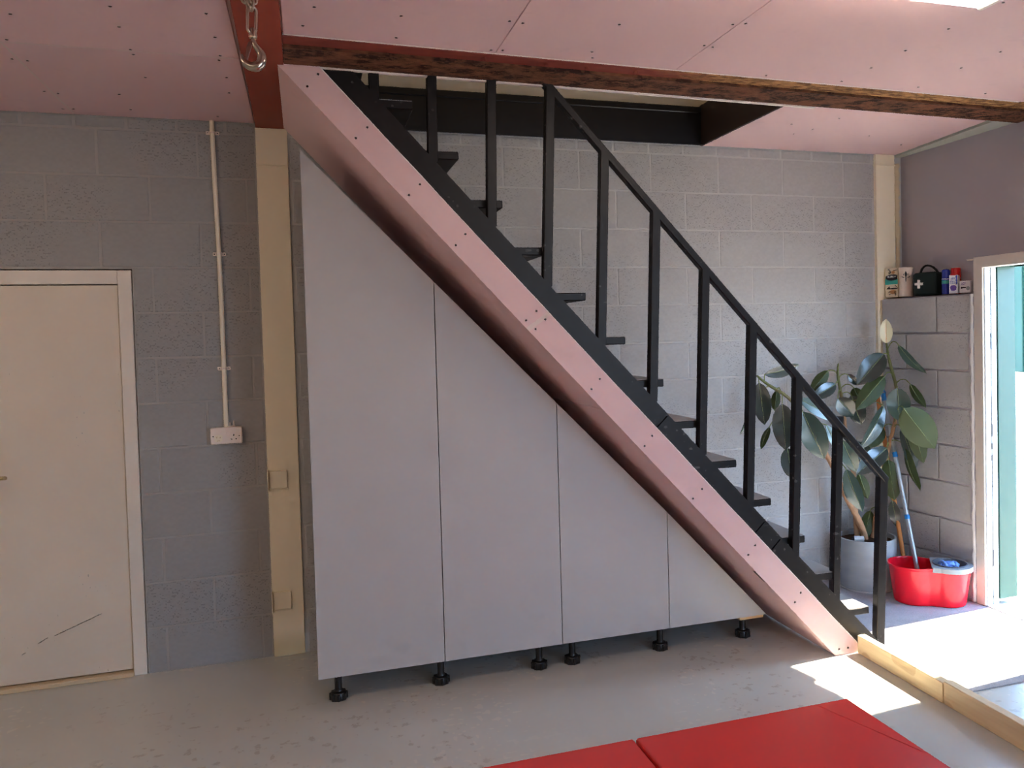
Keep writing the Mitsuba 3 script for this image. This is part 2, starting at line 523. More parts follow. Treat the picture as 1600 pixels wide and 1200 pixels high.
# along the low wall: local x runs from the back corner towards the door, the face looks into the room
ux = np.array([0.155, -1, 0]); LEN = 0.69 * np.linalg.norm(ux); ux = ux / np.linalg.norm(ux)
nx = np.array([ux[1], -ux[0], 0.0]); nx = nx if nx[0] < 0 else -nx
FR = T(np.array([[ux[0], -nx[0], 0, wall_x(0)], [ux[1], -nx[1], 0, 0.0], [0, 0, 1, 0], [0, 0, 0, 1]]).tolist())
for k in range(8):
    z0, z1 = 0.225 * k + 0.02, 0.225 * (k + 1) + 0.01
    cuts = [0.03, 0.45, LEN] if k % 2 else [0.03, 0.222, 0.672, LEN]
    for a, b in zip(cuts[:-1], cuts[1:]):
        lay_block('wall_right', a + 0.005, b - 0.005 if b < LEN else b - 0.016, max(z0, 0.0), z1, FR)


def ragged(x, y, z0, z1, r, key, m, seed, n=60):
    q = random.Random(seed)
    zs = np.linspace(z0, z1, n)
    P = [(x + q.uniform(-1, 1) * r * 0.25, y + q.uniform(-1, 1) * r * 0.25, z) for z in zs]
    return add(key, tube(P, [r * q.uniform(0.75, 1.25) for _ in zs], 8), m, smooth=50)


ragged(wall_x(-0.69) - 0.001, -0.680, 0.01, 1.815, 0.011, 'wall_right__caulk_bead', 'caulk', 3)
ragged(wall_x(-0.03) + 0.006, -0.022, 0.9, 1.81, 0.009, 'wall_right__foam_bead', 'foam', 5)
note('wall_right__caulk_bead', 'rough pale filler down the edge of the block wall')
# greenish packing board between ceiling and right wall
add('trim_1', prism_xy([(3.74, -0.0), (3.62, -1.06), (XU, -1.06), (XU, -0.0)], CEIL - 0.012, CEIL + 0.015), 'trim_green' if 'trim_green' in scene else mat('trim_green', srgb(176, 180, 170), 0.6, 0.3))
note('trim_1', 'pale grey-green packing board between pink ceiling and right wall', 'trim', kind='structure')

# other walls of the workshop, behind and beside the camera
add('wall_left', cbox(-4.4, -4.0, -6.85, 0.3, 0, 3.2), 'lightened_wall_paint')
note('wall_left', 'grey painted wall on the left', 'wall', kind='structure')
front = sbox(-4.4, 0, 3.928, 3.2).difference(sbox(2.75, -0.01, 3.75, 2.6))  # opening added out of view, sized so daylight favours the right side
add('wall_front', prism_xz(front, -6.85, -6.6), 'lightened_wall_paint')
note('wall_front', 'unseen grey wall behind the camera with an opening added to let daylight in', 'wall', kind='structure')

# ---- ceiling: upper floor slab with the stair opening, pink boards screwed under it
SK = 0.03                                        # the beam and the opening are slightly out of square


def yb(base, x):
    return base + SK * x


VOID_L, VOID_R = -0.045, 2.333
slab = sbox(-4.2, -6.85, 3.93, 0.3).difference(Polygon([(VOID_L, 0.02), (VOID_L, yb(-1.028, VOID_L)), (VOID_R, yb(-1.028, VOID_R)), (VOID_R, 0.02)]))
add('ceiling', prism_xy(slab, CEIL + 0.013, CEIL + 0.215), 'joint_filler')
note('ceiling', 'pink plasterboard ceiling with filled joints and screw heads', 'ceiling', kind='structure')


def panel(pts, c=0.002):
    p = Polygon(pts)
    m = join(prism_xy(p, CEIL, CEIL + 0.0128))
    add('ceiling__panel', m, 'pink_board')


g = 0.0022
XL = -0.2075
for xs in ((-2.218, -1.0185), (-1.0185, XL)):
    panel([(xs[0] + g, -1.006 + g), (xs[1] - g, -1.006 + g), (xs[1] - g, -0.006), (xs[0] + g, -0.006)])
for y0, y1 in ((-3.406, -1.006), (-5.806, -3.406), (-6.58, -5.806)):
    for xs in ((-4.0, -2.6), (-2.6, XL)):
        panel([(xs[0] + g, y0 + g), (xs[1] - g, y0 + g), (xs[1] - g, y1 - g), (xs[0] + g, y1 - g)])
panel([(-4.0, -1.006 + g), (-2.218 - g, -1.006 + g), (-2.218 - g, -0.006), (-4.0, -0.006)])
for xs in ((-0.04, 0.7545), (0.7545, 1.548), (1.548, XU - 0.01)):
    a, b = xs[0] + g, xs[1] - g
    panel([(a, -3.6 + g), (b, -3.6 + g), (b, yb(-1.325, b)), (a, yb(-1.325, a))])
    for y0, y1 in ((-6.0, -3.6), (-6.58, -6.0)):
        panel([(a, y0 + g), (b, y0 + g), (b, y1 - g), (a, y1 - g)])
panel([(VOID_R + 0.004, yb(-1.06, 2.33)), (3.62, yb(-1.06, 3.62)), (3.735, -0.006), (VOID_R + 0.004, -0.006)])
# white broken plaster edge along the beam
edge = Polygon([(-0.04, yb(-1.3255, 0)), (XU - 0.3, yb(-1.3255, 3.49)), (XU - 0.3, yb(-1.3165, 3.49)), (-0.04, yb(-1.3165, 0))])
add('ceiling__board_edge', prism_xy(edge, CEIL - 0.0015, CEIL + 0.0128), 'plaster_white')
note('ceiling__board_edge', 'white plaster edge of the boards along the beam')
add('ceiling__joint_strip', join(*[prism_xy(Polygon(q), CEIL - 0.0006, CEIL + 0.006) for q in (
    [(-2.2, -1.0095), (XL - 0.01, -1.0095), (XL - 0.01, -1.0025), (-2.2, -1.0025)], [(-1.022, -1.0), (-1.015, -1.0), (-1.015, -0.02), (-1.022, -0.02)])]), 'joint_filler')
SCREWS = [(-0.573, -1.446), (-0.583, -1.26), (-0.281, -1.457), (-0.275, -1.233), (-0.591, -1.024), (-0.591, -0.969), (-0.277, -1.03), (-0.286, -0.973), (-0.598, -0.679), (-0.277, -0.753), (-0.286, -0.528), (-0.373, -0.104), (-1.04, -0.811), (-0.99, -0.801), (-1.045, -0.382), (-0.998, -0.358), (-1.045, -0.098), (-1.0, -0.106), (-0.99, -1.035),
          (0.067, -1.6), (0.03, -1.422), (0.355, -1.592), (0.36, -1.38), (0.73, -1.636), (0.78, -1.63), (1.123, -1.406), (1.148, -1.34), (1.528, -1.577), (1.57, -1.568), (1.975, -1.3), (0.775, -1.342), (0.73, -1.335), (2.365, -1.717), (2.356, -1.958), (2.769, -1.798), (2.784, -1.311), (2.767, -1.59), (3.194, -1.298), (2.364, -1.304), (2.358, -2.209), (2.371, -1.498),
          (2.581, -0.577), (2.768, -0.502), (2.767, -0.739), (3.196, -0.438), (3.557, -0.28), (2.719, -0.387), (1.528, -1.8), (1.57, -1.82), (0.36, -1.8), (1.123, -1.7), (-0.9, -1.3), (-0.9, -1.6), (-0.75, -0.4), (-0.75, -0.15)]
add('ceiling__screw_heads', join(*[cyl((x, y, CEIL - 0.001), (x, y, CEIL + 0.004), 0.0055, n=8) for x, y in SCREWS]), 'screw_dark')
note('ceiling__screw_heads', 'dark screw heads in the pink boards', kind='stuff')

# ---- the storey above, seen through the stair opening
add('wall_upper', join(cbox(-1.2, 4.06, 0.0, 0.25, CEIL + 0.215, 5.2), cbox(-1.4, -1.2, -2.6, 0.25, CEIL + 0.215, 5.2), cbox(4.06, 4.2, -2.6, 0.25, CEIL + 0.215, 5.2),
                       cbox(-1.4, 4.2, -2.8, -2.6, CEIL + 0.215, 5.2), cbox(-1.4, 4.2, -2.8, 0.25, 5.2, 5.35)), 'beige_wall')
note('wall_upper', 'beige wall of the storey above, seen through the stair opening', 'wall', kind='structure')
t = thing('stair_opening_lining', 'black and brown boards lining the stair opening in the ceiling', 'lining', kind='structure')
add(t + '__back_board', join(cbox(VOID_L, VOID_R - 0.012, -0.014, 0.02, CEIL + 0.003, CEIL + 0.19), cbox(VOID_L, VOID_R - 0.012, -0.024, 0.02, CEIL + 0.19, CEIL + 0.228, 0.004)), 'black_board')
note(t + '__back_board', 'glossy black fascia board')
add(t + '__side_board', cbox(VOID_R - 0.012, VOID_R + 0.003, yb(-1.0, VOID_R), 0.0, CEIL - 0.001, CEIL + 0.24, 0.002), 'brown_board')
note(t + '__side_board', 'dark brown side board')
tr = [(0.09, yb(-1.040, 0.09)), (2.46, yb(-1.040, 2.46)), (2.46, yb(-1.024, 2.46)), (0.09, yb(-1.024, 0.09))]
add(t + '__edge_strip', prism_xy(tr, CEIL - 0.0245, CEIL + 0.012), 'plaster_white')
note(t + '__edge_strip', 'white edge strip along the beam')

# ---- steelwork
t = thing('steel_beam', 'long rusted steel beam running right above the staircase opening', 'beam', kind='structure')
bx0, bx1 = -0.043, XU - 0.002
add(t + '__flange', prism_xy([(bx0, yb(-1.316, bx0)), (bx1, yb(-1.316, bx1)), (bx1, yb(-1.232, bx1)), (bx0, yb(-1.232, bx0))], CEIL - 0.006, CEIL + 0.012), 'oxide_to_rust')
note(t + '__flange', 'red oxide flange worn to brown rust')
add(t + '__bottom_plate', prism_xy([(bx0, yb(-1.236, bx0)), (bx1, yb(-1.236, bx1)), (bx1, yb(-1.041, bx1)), (bx0, yb(-1.041, bx0))], CEIL - 0.018, CEIL + 0.012), 'rust_dark')
note(t + '__bottom_plate', 'dark rusty bottom plate')
for x in (0.98, 1.16, 1.38, 0.72):
    add(t + '__bolt_head', cyl((x, yb(-1.278, x), CEIL - 0.016), (x, yb(-1.278, x), CEIL - 0.004), 0.009, n=6), 'oxide_to_rust')
t = thing('steel_beam', 'red oxide painted steel beam crossing the ceiling to the cream column', 'beam', kind='structure')
rb = Polygon([(-0.203, -0.002), (-0.160, -6.55), (-0.040, -6.55), (-0.045, -0.002)])
add(t + '__flange', prism_xy(rb, CEIL - 0.022, CEIL - 0.006), 'red_oxide')
add(t + '__web', prism_xy([(-0.128, -0.002), (-0.104, -6.55), (-0.096, -6.55), (-0.120, -0.002)], CEIL - 0.006, CEIL + 0.012), 'red_oxide')
t = thing('steel_column', 'cream painted steel column between door wall and grey cabinets', 'column', kind='structure')
add(t + '__flange', cbox(-0.207, -0.052, -0.012, 0.004, 0.0, CEIL - 0.023, 0.002), 'cream_paint')
add(t + '__cap_plate', cbox(-0.206, -0.053, -0.016, 0.004, 2.545, 2.552, 0.001), 'cream_paint')
for z in (0.929, 0.296):
    b = add(t + '__bracket', join(cbox(-0.207, -0.203, -0.050, -0.010, z - 0.058, z + 0.055, 0.001), cbox(-0.199, -0.112, -0.026, -0.010, z - 0.046, z + 0.044, 0.002)), 'cream_paint')
note('steel_column__bracket', 'small cream bracket plates')
t = thing('steel_column', 'cream painted steel column in the corner above the shelf ledge', 'column', kind='structure')
add(t + '__flange', cbox(3.575, 3.722, -0.022, 0.004, 0.0, CEIL - 0.001, 0.002), 'cream_paint')
add(t + '__cap_plate', cbox(3.572, 3.728, -0.028, 0.004, CEIL - 0.075, CEIL - 0.068, 0.001), 'cream_paint')
ragged(3.738, -0.022, 1.82, 2.70, 0.016, t + '__foam_bead', 'foam', 11)

# ---- white internal door on the left
t = 'door_1'
note(t, 'off-white flush door in the block wall on the left, scuffed low down', 'door', kind='structure')
add(t + '__frame', join(cbox(-0.865, DOOR_R - 0.004, -0.004, 0.12, 0.0, DOOR_H - 0.006, 0.003), cbox(-1.76, -0.8651, -0.004, 0.12, 1.945, DOOR_H - 0.006, 0.003), cbox(-1.776, -1.711, -0.004, 0.12, 0.0, DOOR_H - 0.006, 0.003)), 'frame_paint')
add(t + '__leaf', cbox(-1.706, -0.868, 0.012, 0.056, 0.03, 1.940, 0.002), 'door_paint')
add(t + '__leaf__scratch', join(*[cyl(a, b, 0.0016, n=6) for a, b in (((-1.205, 0.012, 0.243), (-1.00, 0.012, 0.325)), ((-1.275, 0.012, 0.215), (-1.235, 0.012, 0.238)), ((-1.345, 0.012, 0.170), (-1.33, 0.012, 0.178)))]), 'dark_line')
h = add(t + '__leaf__handle', tube(smooth_path([(-1.49, 0.011, 1.034), (-1.49, -0.045, 1.034), (-1.47, -0.05, 1.034), (-1.362, -0.05, 1.034)], 6), 0.0095, 14), 'brass', smooth=40)
add(t + '__leaf__handle_rose', cyl((-1.49, 0.012, 1.034), (-1.49, 0.004, 1.034), 0.026, n=28), 'brass', smooth=30)
add(t + '__threshold', cbox(-1.70, -0.862, -0.02, 0.10, 0.0, 0.022, 0.004), 'threshold_wood')
note(t + '__threshold', 'worn wooden threshold')
add('wall_passage', cbox(-2.0, -0.5, 0.255, 0.3, 0, 2.2), 'lightened_wall_paint')
note('wall_passage', 'wall closing the recess behind the door', 'wall', kind='structure')

# ---- doorway on the right, open to the sunlit yard
t = 'door_2'
note(t, 'open doorway on the right with white frame, sunlight falling in', 'doorway', kind='structure')
x0 = 3.70
add(t + '__casing', join(cbox(x0, 3.79, JY0, -0.693, 0.0, 2.022, 0.002), cbox(x0, 3.79, JY1 - 0.064, JY1, 0.0, 2.022, 0.002), cbox(x0, 3.79, JY1 - 0.064, -0.693, 1.962, 2.024, 0.002), cbox(x0 - 0.004, x0 + 0.02, -0.70, -0.648, 2.008, 2.016, 0.001)), 'frame_paint')
note(t + '__casing', 'grey-white painted wooden casing')
add(t + '__jamb', join(cbox(x0 + 0.012, 3.752, JY0 - 0.006, JY0 + 0.002, 0.0, 1.965, 0.001), cbox(3.756, 3.795, JY0 - 0.006, JY0 + 0.002, 0.0, 1.965, 0.001)), 'upvc_white')
add(t + '__seal', cbox(3.7525, 3.7555, JY0 - 0.003, JY0 + 0.003, 0.0, 1.96), 'lock_steel')
note(t + '__jamb', 'white jamb with keep plates')
for z0_, z1_ in ((1.49, 1.585), (0.915, 0.95), (0.99, 1.06), (0.85, 0.88), (0.235, 0.33)):
    add(t + '__keep_plate', cbox(3.749, 3.7585, JY0 - 0.008, JY0 - 0.004, z0_, z1_, 0.0005), 'lock_steel')
for z in (1.83, 0.70, 0.055):
    add(t + '__keep_plate', cyl((3.754, JY0 - 0.008, z), (3.754, JY0 - 0.003, z), 0.005, n=10), 'lock_steel')
add(t + '__outer_reveal', join(cbox(3.798, 3.925, JY0 - 0.012, -0.70, 0.04, 1.99, 0.002), cbox(3.798, 3.925, JY1 - 0.05, JY1 + 0.012, 0.04, 1.99, 0.002)), 'green_metal')
note(t + '__outer_reveal', 'teal green metal reveal')
add(t + '__threshold', cbox(3.70, 3.935, JY1, JY0, 0.0, 0.012, 0.002), 'upvc_white')
add(t + '__threshold_gap', prism_xy([(wall_x(-0.73) - 0.012, -0.735), (wall_x(-0.73) - 0.004, -0.735), (3.836, -1.5), (3.828, -1.5)], 0.004, 0.008), 'dark_line')

# ------------------------------------------------------------------ staircase
RISE, GOING = 0.2035, 0.1878


def x_top(z): return 2.762 - 0.928 * z          # upper edge of the stringer
def x_pink(z): return 2.648 - 0.933 * z         # upper edge of the pink fascia
def x_low(z): return 2.474 - 0.928 * z          # lower edge of the pink fascia


stair = thing('staircase', 'steep open-tread staircase with black painted steel stringers', 'staircase')
YS = -1.028


def slope_piece(za, zb, xa, xb, y0, y1):
    """a piece of a sloping plate between heights za < zb, cut square to the slope"""
    k = 0.928
    def cut(z):
        zc = z; L = x_top(zc) - xb(zc)
        d = L / (1 + k * k) * np.array([-1, -k])  # across the plate
        p = np.array([x_top(zc), zc]); return p, p + d * 1.0
    pa, qa = cut(za); pb, qb = cut(zb)
    return prism_xz([tuple(qa), tuple(pa), tuple(pb), tuple(qb)], y0, y1)


cuts = [0.62, 0.713, 1.255, 2.95]
segs = []
ground = Polygon([(x_low(0.012) + 0.04, 0.0), (x_top(0.0), 0.0), (x_top(0.0), 0.012), (x_top(cuts[0]), cuts[0]), (x_top(cuts[0]) - 0.155, cuts[0] - 0.150), (x_low(0.03) + 0.04, 0.03)])
segs.append(prism_xz(ground, YS, YS + 0.012))
for za, zb in zip(cuts[:-1], cuts[1:]):
    segs.append(slope_piece(za + 0.0045, zb, x_top, lambda z: x_low(z) + 0.04, YS, YS + 0.012))
add(stair + '__stringer', join(*segs), 'black_paint')
note(stair + '__stringer', 'near stringer plate, welded from lengths')
back_poly = [(x_low(0.0) + 0.06, 0.0), (x_top(0.0), 0.0), (x_top(2.95), 2.95), (x_low(2.95) + 0.06, 2.95)]
add(stair + '__stringer_backing', prism_xz([(a - (0.006 if i in (1, 2) else -0.006), b) for i, (a, b) in enumerate(back_poly)], YS + 0.0125, YS + 0.02), 'black_paint')
dxy = np.array([-0.928, 1.0]); dxy /= np.linalg.norm(dxy); nxy = np.array([dxy[1], -dxy[0]])
a, b = np.array([x_top(0.02), 0.02]), np.array([x_top(2.95), 2.95])
add(stair + '__top_flange', prism_xz([tuple(a), tuple(b), tuple(b - nxy * 0.009), tuple(a - nxy * 0.009)], YS, YS + 0.045), 'black_paint')
add(stair + '__stringer', prism_xz(back_poly, -0.165, -0.153), 'black_paint')
for i in range(1, 15):
    xn, z = 2.722 - GOING * (i - 1), RISE * i - 0.003
    pts = []
    k = add(stair + '__tread', cbox(xn - 0.235, xn, -0.985, -0.166, z - 0.036, z, 0.004), 'black_paint')
    add(k + '__top_sheet', cbox(xn - 0.230, xn - 0.004, -0.982, -0.170, z - 0.001, z + 0.0015), 'tread_grey')

# pink fire board boxing under the stringer
bx = thing('stair_boxing', 'pink plasterboard boxing along the underside of the black staircase', 'boxing')
YF = -1.040
jz = 1.70                                       # joint between the two lengths of fascia board
def pink_quad(za, zb, cut0=False):
    pts = []
    if cut0:
        pts = [(x_low(0.0), 0.0), (x_pink(0.045) - 0.0, 0.0), (x_pink(0.045), 0.045)]
    else:
        pts = [(x_low(za - 0.033), za - 0.033), (x_pink(za + 0.037), za + 0.037)]
    pts += [(x_pink(zb + 0.037), zb + 0.037), (x_low(zb - 0.033), zb - 0.033)]
    return pts
TOPZ = CEIL - 0.012
def fascia(poly, key):
    p = Polygon(poly).intersection(sbox(-0.5, 0, 4, TOPZ))
    k = add(key, prism_xz(p, YF, YS - 0.0005), 'pink_board')
    return k
fascia(pink_quad(0, jz - 0.0015, True), bx + '__fascia_board')
fascia(pink_quad(jz + 0.0015, 3.0), bx + '__fascia_board')
# exposed plaster bevel along the upper edge
zz = np.linspace(0.05, TOPZ, 40); q = random.Random(2)
upper = [(x_pink(z) + q.uniform(0.0015, 0.0045), z) for z in zz]; lower = [(x_pink(z) - 0.0005, z) for z in zz[::-1]]
add(bx + '__board_edge', prism_xz(upper + lower, YF - 0.0008, YS - 0.0005), 'plaster_white')
note(bx + '__board_edge', 'white plaster edge of the fascia')
add(bx + '__joint_strip', prism_xz([(x_low(jz - 0.040), jz - 0.040), (x_low(jz - 0.026), jz - 0.026), (x_pink(jz + 0.044), jz + 0.044), (x_pink(jz + 0.030), jz + 0.030)], YF - 0.0005, YF + 0.002), 'joint_filler')
# sloping soffit board from the fascia back to the wall
n_ = np.array([-1.0, -0.928]); n_ /= np.linalg.norm(n_)
def soffit(za, zb, key):
    a, b = np.array([x_low(za), za]), np.array([x_low(zb), zb])
    add(key, prism_xz([tuple(a), tuple(b), tuple(b - n_ * 0.012), tuple(a - n_ * 0.012)], YF + 0.0005, -0.03), 'pink_board')
soffit(0.004, 1.30, bx + '__soffit_board'); soffit(1.302, TOPZ - 0.004, bx + '__soffit_board')
note(bx + '__soffit_board', 'sloping soffit board')
FS = [(0.086, 2.711), (0.043, 2.66), (0.272, 2.509), (0.225, 2.463), (0.479, 2.284), (0.432, 2.238), (0.664, 2.079), (0.622, 2.032), (0.969, 1.748), (0.921, 1.707), (1.008, 1.71), (0.963, 1.669), (1.256, 1.438), (1.215, 1.394), (1.505, 1.166), (1.466, 1.121), (1.754, 0.9), (1.706, 0.858), (2.031, 0.604), (1.992, 0.562), (2.279, 0.343), (2.245, 0.3), (2.548, 0.031), (2.495, 0.032)]
add(bx + '__screw_heads', join(*[cyl((x, YF - 0.0012, z), (x, YF + 0.004, z), 0.0048, n=10) for x, z in FS]), 'screw_dark')
note(bx + '__screw_heads', 'pairs of dark screw heads along the fascia', kind='stuff')

# railing
rl = thing('stair_railing', 'black steel railing with square posts on the near side of the stairs', 'railing')
base = [0.306, 0.540, 0.786, 1.029, 1.277, 1.524, 1.770, 2.018, 2.266, 2.518]
def rail_z(x): return 2.746 - (x - 1.072) / 0.9319   # upper edge of the handrail
def lean(i): return 0.0 if i == 0 else (0.012 if i == 1 else (0.024 if i == 2 else 0.042))
for i, x in enumerate(base):
    z0 = (2.762 - x) / 0.928 - 0.012
    m = lean(i)
    if i < 3:
        z1 = 3.55
    else:
        z1 = rail_z(x + m * 0.85) - 0.022
    if i == 9:
        z1 = rail_z(x + m * 0.85) + 0.035
    if i == 3:
        z1 = rail_z(x + m * 0.85) - 0.022
    xt = x + m * (z1 - z0)
    w, d = 0.0205, 0.0205
    yc = -1.005 if i != 9 else -0.975
    P = []
    for zz_, xx in ((z0, x), (z1, xt)):
        for sx in (-1, 1):
            for sy in (-1, 1):
                for c1, c2 in ((0.003, 0), (0, 0.003)):
                    P.append((xx + sx * (w - c1), yc + sy * (d - c2), zz_))
    add(rl + '__baluster', hull(P), 'black_paint')
# newel on the floor
P = []
for zz_, xx in ((0.006, 2.762), (rail_z(2.80) - 0.02, 2.798)):
    for sx in (-1, 1):
        for sy in (-1, 1):
            for c1, c2 in ((0.003, 0), (0, 0.003)):
                P.append((xx + sx * (0.025 - c1), -1.0 + sy * (0.0205 - c2), zz_))
add(rl + '__newel_post', hull(P), 'black_paint')
u = np.array([1.0, 0, -1 / 0.9319]); u /= np.linalg.norm(u); wv = np.array([u[2], 0, -u[0]]) * -1
wv = np.array([-u[2], 0, u[0]])
def bar(p, q, w, h, c=0.004):
    pts = []
    for e in (p, q):
        for sy in (-1, 1):
            for off in ((w - c, 0.0), (w, c)):
                pts.append(np.array(e) + np.array([0, sy * off[0], 0]) - wv * off[1])
            for off in ((w - c, h), (w, h - c)):
                pts.append(np.array(e) + np.array([0, sy * off[0], 0]) - wv * off[1])
    return hull(pts)
p0, p1 = np.array([1.050, -1.005, rail_z(1.050)]), np.array([2.826, -1.005, rail_z(2.826)])
add(rl + '__handrail', bar(p0, p1, 0.0205, 0.034), 'black_paint')

# ------------------------------------------------------------------ cabinets under the stairs
CY = -0.70
ct = lambda x: 2.490 - 1.0225 * x               # sloping top
edges = [0.005, 0.576, 1.154, 1.728, 2.292]
names = ['tallest light grey cupboard under the stairs, leftmost beside the cream column', 'light grey cupboard with sloping top, second from the cream column', 'light grey cupboard with sloping top, third from the cream column', 'small triangular grey cupboard where the stairs come low']
for i, lab in enumerate(names):
    c = thing('understair_cupboard', lab, 'cupboard', 'cupboards under the stairs')
    a, b = edges[i] + 0.002, edges[i + 1] - 0.002
    zb = ct(b) if i < 3 else 0.1265
    door = [(a, 0.125), (b, 0.125), (b, zb), (a, ct(a))]
    add(c + '__door', prism_xz(door, CY, CY + 0.018), 'cabinet_paint')
    body = [(a + 0.004, 0.14), (b - 0.004 if i < 3 else b - 0.06, 0.14), (b - 0.004 if i < 3 else b - 0.06, max(zb, 0.15) - 0.02 if i < 3 else 0.16), (a + 0.004, ct(a) - 0.022)]
    add(c + '__carcass', prism_xz(body, CY + 0.021, -0.12), 'cabinet_edge')
    feet = {0: (0.093, 0.545), 1: (1.049,), 2: (1.221, 1.70), 3: (2.182,)}[i]
    if i == 0:
        feet = (0.093, 0.563)
    for fx in feet:
        f = add(c + '__foot', lathe([(0, 0), (0.034, 0), (0.037, 0.005), (0.037, 0.028), (0.032, 0.036), (0.020, 0.040), (0.0165, 0.048), (0.0165, 0.128 if fx < 2 else 0.110), (0, 0.128 if fx < 2 else 0.110)], (fx, CY + 0.062, 0.0), 24), 'black_plastic', smooth=35)
        add(f + '__grip', join(*[cyl((fx + 0.0355 * math.cos(q_), CY + 0.062 + 0.0355 * math.sin(q_), 0.002), (fx + 0.0355 * math.cos(q_), CY + 0.062 + 0.0355 * math.sin(q_), 0.032), 0.0065, n=8) for q_ in np.linspace(0, 2 * np.pi, 9)[:-1]]), 'black_plastic', smooth=40)
        k2 = add(c + '__foot', lathe([(0, 0), (0.029, 0), (0.031, 0.004), (0.031, 0.022), (0.027, 0.030), (0.017, 0.033), (0.0155, 0.128), (0, 0.128)], (fx, -0.19, 0.0), 16), 'black_plastic', smooth=35)
    if i == 3:
        add(c + '__packing_block', cbox(2.145, 2.285, CY + 0.022, CY + 0.10, 0.102, 0.124, 0.001), 'raw_wood')
        note(c + '__packing_block', 'raw wooden packing piece above the foot')

# ------------------------------------------------------------------ timber on the floor
t = thing('timber_batten', 'pale timber plank on edge on the floor from stair foot to the front', 'timber')
def plank(xa, ya, xb, yb_, w, h, c=0.003):
    d = np.array([xb - xa, yb_ - ya]); L = np.linalg.norm(d); d /= L; n2 = np.array([-d[1], d[0]])
    if n2[0] < 0: n2 = -n2
    pts = []
    for X, Y, s in ((xa, ya, 1), (xb, yb_, -1)):
        for o, so in ((0, 1), (w, -1)):
            for Z, sz in ((0.0, 1), (h, -1)):
                P_ = np.array([X, Y])
                pts += [(*(P_ + d * s * c + n2 * o), Z + sz * c), (*(P_ + n2 * (o + so * c)), Z + sz * c), (*(P_ + d * s * c + n2 * (o + so * c)), Z)]
    return hull(pts)
add(t + '__plank', plank(2.598, -1.048, 2.582, -1.640, 0.045, 0.092), 'timber')
add(t + '__plank', plank(2.584, -1.643, 2.53, -3.4, 0.045, 0.100), 'timber')

# ------------------------------------------------------------------ red gym mats
for x0_, x1_, lab in ((0.19, 1.177, 'red vinyl gym mat, the left one of the two on the floor'), (1.186, 2.168, 'red vinyl gym mat, the right one, beside the pale timber')):
    k = thing('gym_mat', lab, 'mat', 'red gym mats')
    add(k + '__cover', cbox(x0_, x1_, -3.5, -1.538, 0.002, 0.05, 0.007), 'vinyl_red', smooth=50)
    add(k + '__fold_seam', join(cbox(x0_ + 0.01, x1_ - 0.01, -2.502, -2.498, 0.0495, 0.0508), prism_xy([(2.006, -1.545), (2.150, -2.02), (2.155, -2.02), (2.011, -1.545)], 0.0495, 0.0513) if x0_ > 1 else cbox(x0_ + 0.3, x0_ + 0.304, -2.49, -1.56, 0.0495, 0.0512)), 'vinyl_red')
    add(k + '__base', cbox(x0_ + 0.01, x1_ - 0.01, -3.49, -1.548, 0.0, 0.002), 'vinyl_dark')

# ------------------------------------------------------------------ socket and conduit on the left
t = thing('conduit_pipe', 'thin white conduit running down the block wall to the socket', 'conduit')
pth = [(-0.409, -0.016, CEIL), (-0.408, -0.016, 2.6), (-0.399, -0.016, 2.1), (-0.396, -0.016, 1.5), (-0.396, -0.016, 1.215)]
add(t + '__pipe', tube(smooth_path(pth, 6), 0.0115, 16), 'cream_plastic', smooth=40)
for x, z in ((-0.4085, 2.700), (-0.3985, 2.092), (-0.396, 1.512)):
    k = add(t + '__saddle_clip', join(cbox(x - 0.031, x + 0.031, -0.006, -0.001, z - 0.009, z + 0.009, 0.002), tube([(x + 0.0135 * math.cos(a_), -0.015 - 0.0135 * math.sin(a_), z) for a_ in np.linspace(-0.3, math.pi + 0.3, 12)], 0.0035, 8)), 'white_plastic', smooth=40)
    add(k + '__screw', join(*[cyl((x + s * 0.023, -0.0068, z), (x + s * 0.023, -0.004, z), 0.0027, n=10) for s in (-1, 1)]), 'slot_dark')
t = thing('double_socket', 'white double power socket at the end of the conduit', 'socket')
sx0, sx1, sz0, sz1 = -0.469, -0.320, 1.132, 1.216
add(t + '__back_box', cbox(sx0 + 0.002, sx1 - 0.002, -0.038, -0.001, sz0 + 0.002, sz1 - 0.002, 0.004), 'white_plastic')
add(t + '__face_plate', cbox(sx0, sx1, -0.047, -0.0385, sz0, sz1, 0.004), 'white_plastic')
cxs = (sx0 + sx1) / 2
for dx in (-0.011, 0.011):
    add(t + '__switch', hull([(cxs + dx - 0.0085 + ox, -0.047 - oy, 1.198 + oz) for ox in (0, 0.017) for oy, oz in ((0, 0), (0.002, -0.001), (0.008, -0.022), (0, -0.023))]), 'white_plastic')
add(t + '__socket_cover', cbox(sx0 + 0.020, sx0 + 0.057, -0.0535, -0.0472, 1.145, 1.179, 0.006), 'cream_plastic', smooth=40)
note(t + '__socket_cover', 'cream safety cover in the left outlet')
add(t + '__socket_cover__grip', join(cbox(sx0 + 0.028, sx0 + 0.033, -0.0548, -0.0534, 1.163, 1.171), cbox(sx0 + 0.044, sx0 + 0.049, -0.0548, -0.0534, 1.163, 1.171), cbox(sx0 + 0.032, sx0 + 0.046, -0.0548, -0.0534, 1.149, 1.152)), 'threshold_wood')
ox = sx1 - 0.040
for m_ in (cbox(ox - 0.002, ox + 0.003, -0.0474, -0.046, 1.171, 1.180), cbox(ox - 0.0145, ox - 0.007, -0.0474, -0.046, 1.153, 1.157), cbox(ox + 0.007, ox + 0.0145, -0.0474, -0.046, 1.153, 1.157)):
    add(t + '__pin_hole', m_, 'slot_dark')
for x in (sx0 + 0.013, sx1 - 0.013):
    add(t + '__screw', cyl((x, -0.0474, 1.172), (x, -0.046, 1.172), 0.003, n=10), 'slot_dark')
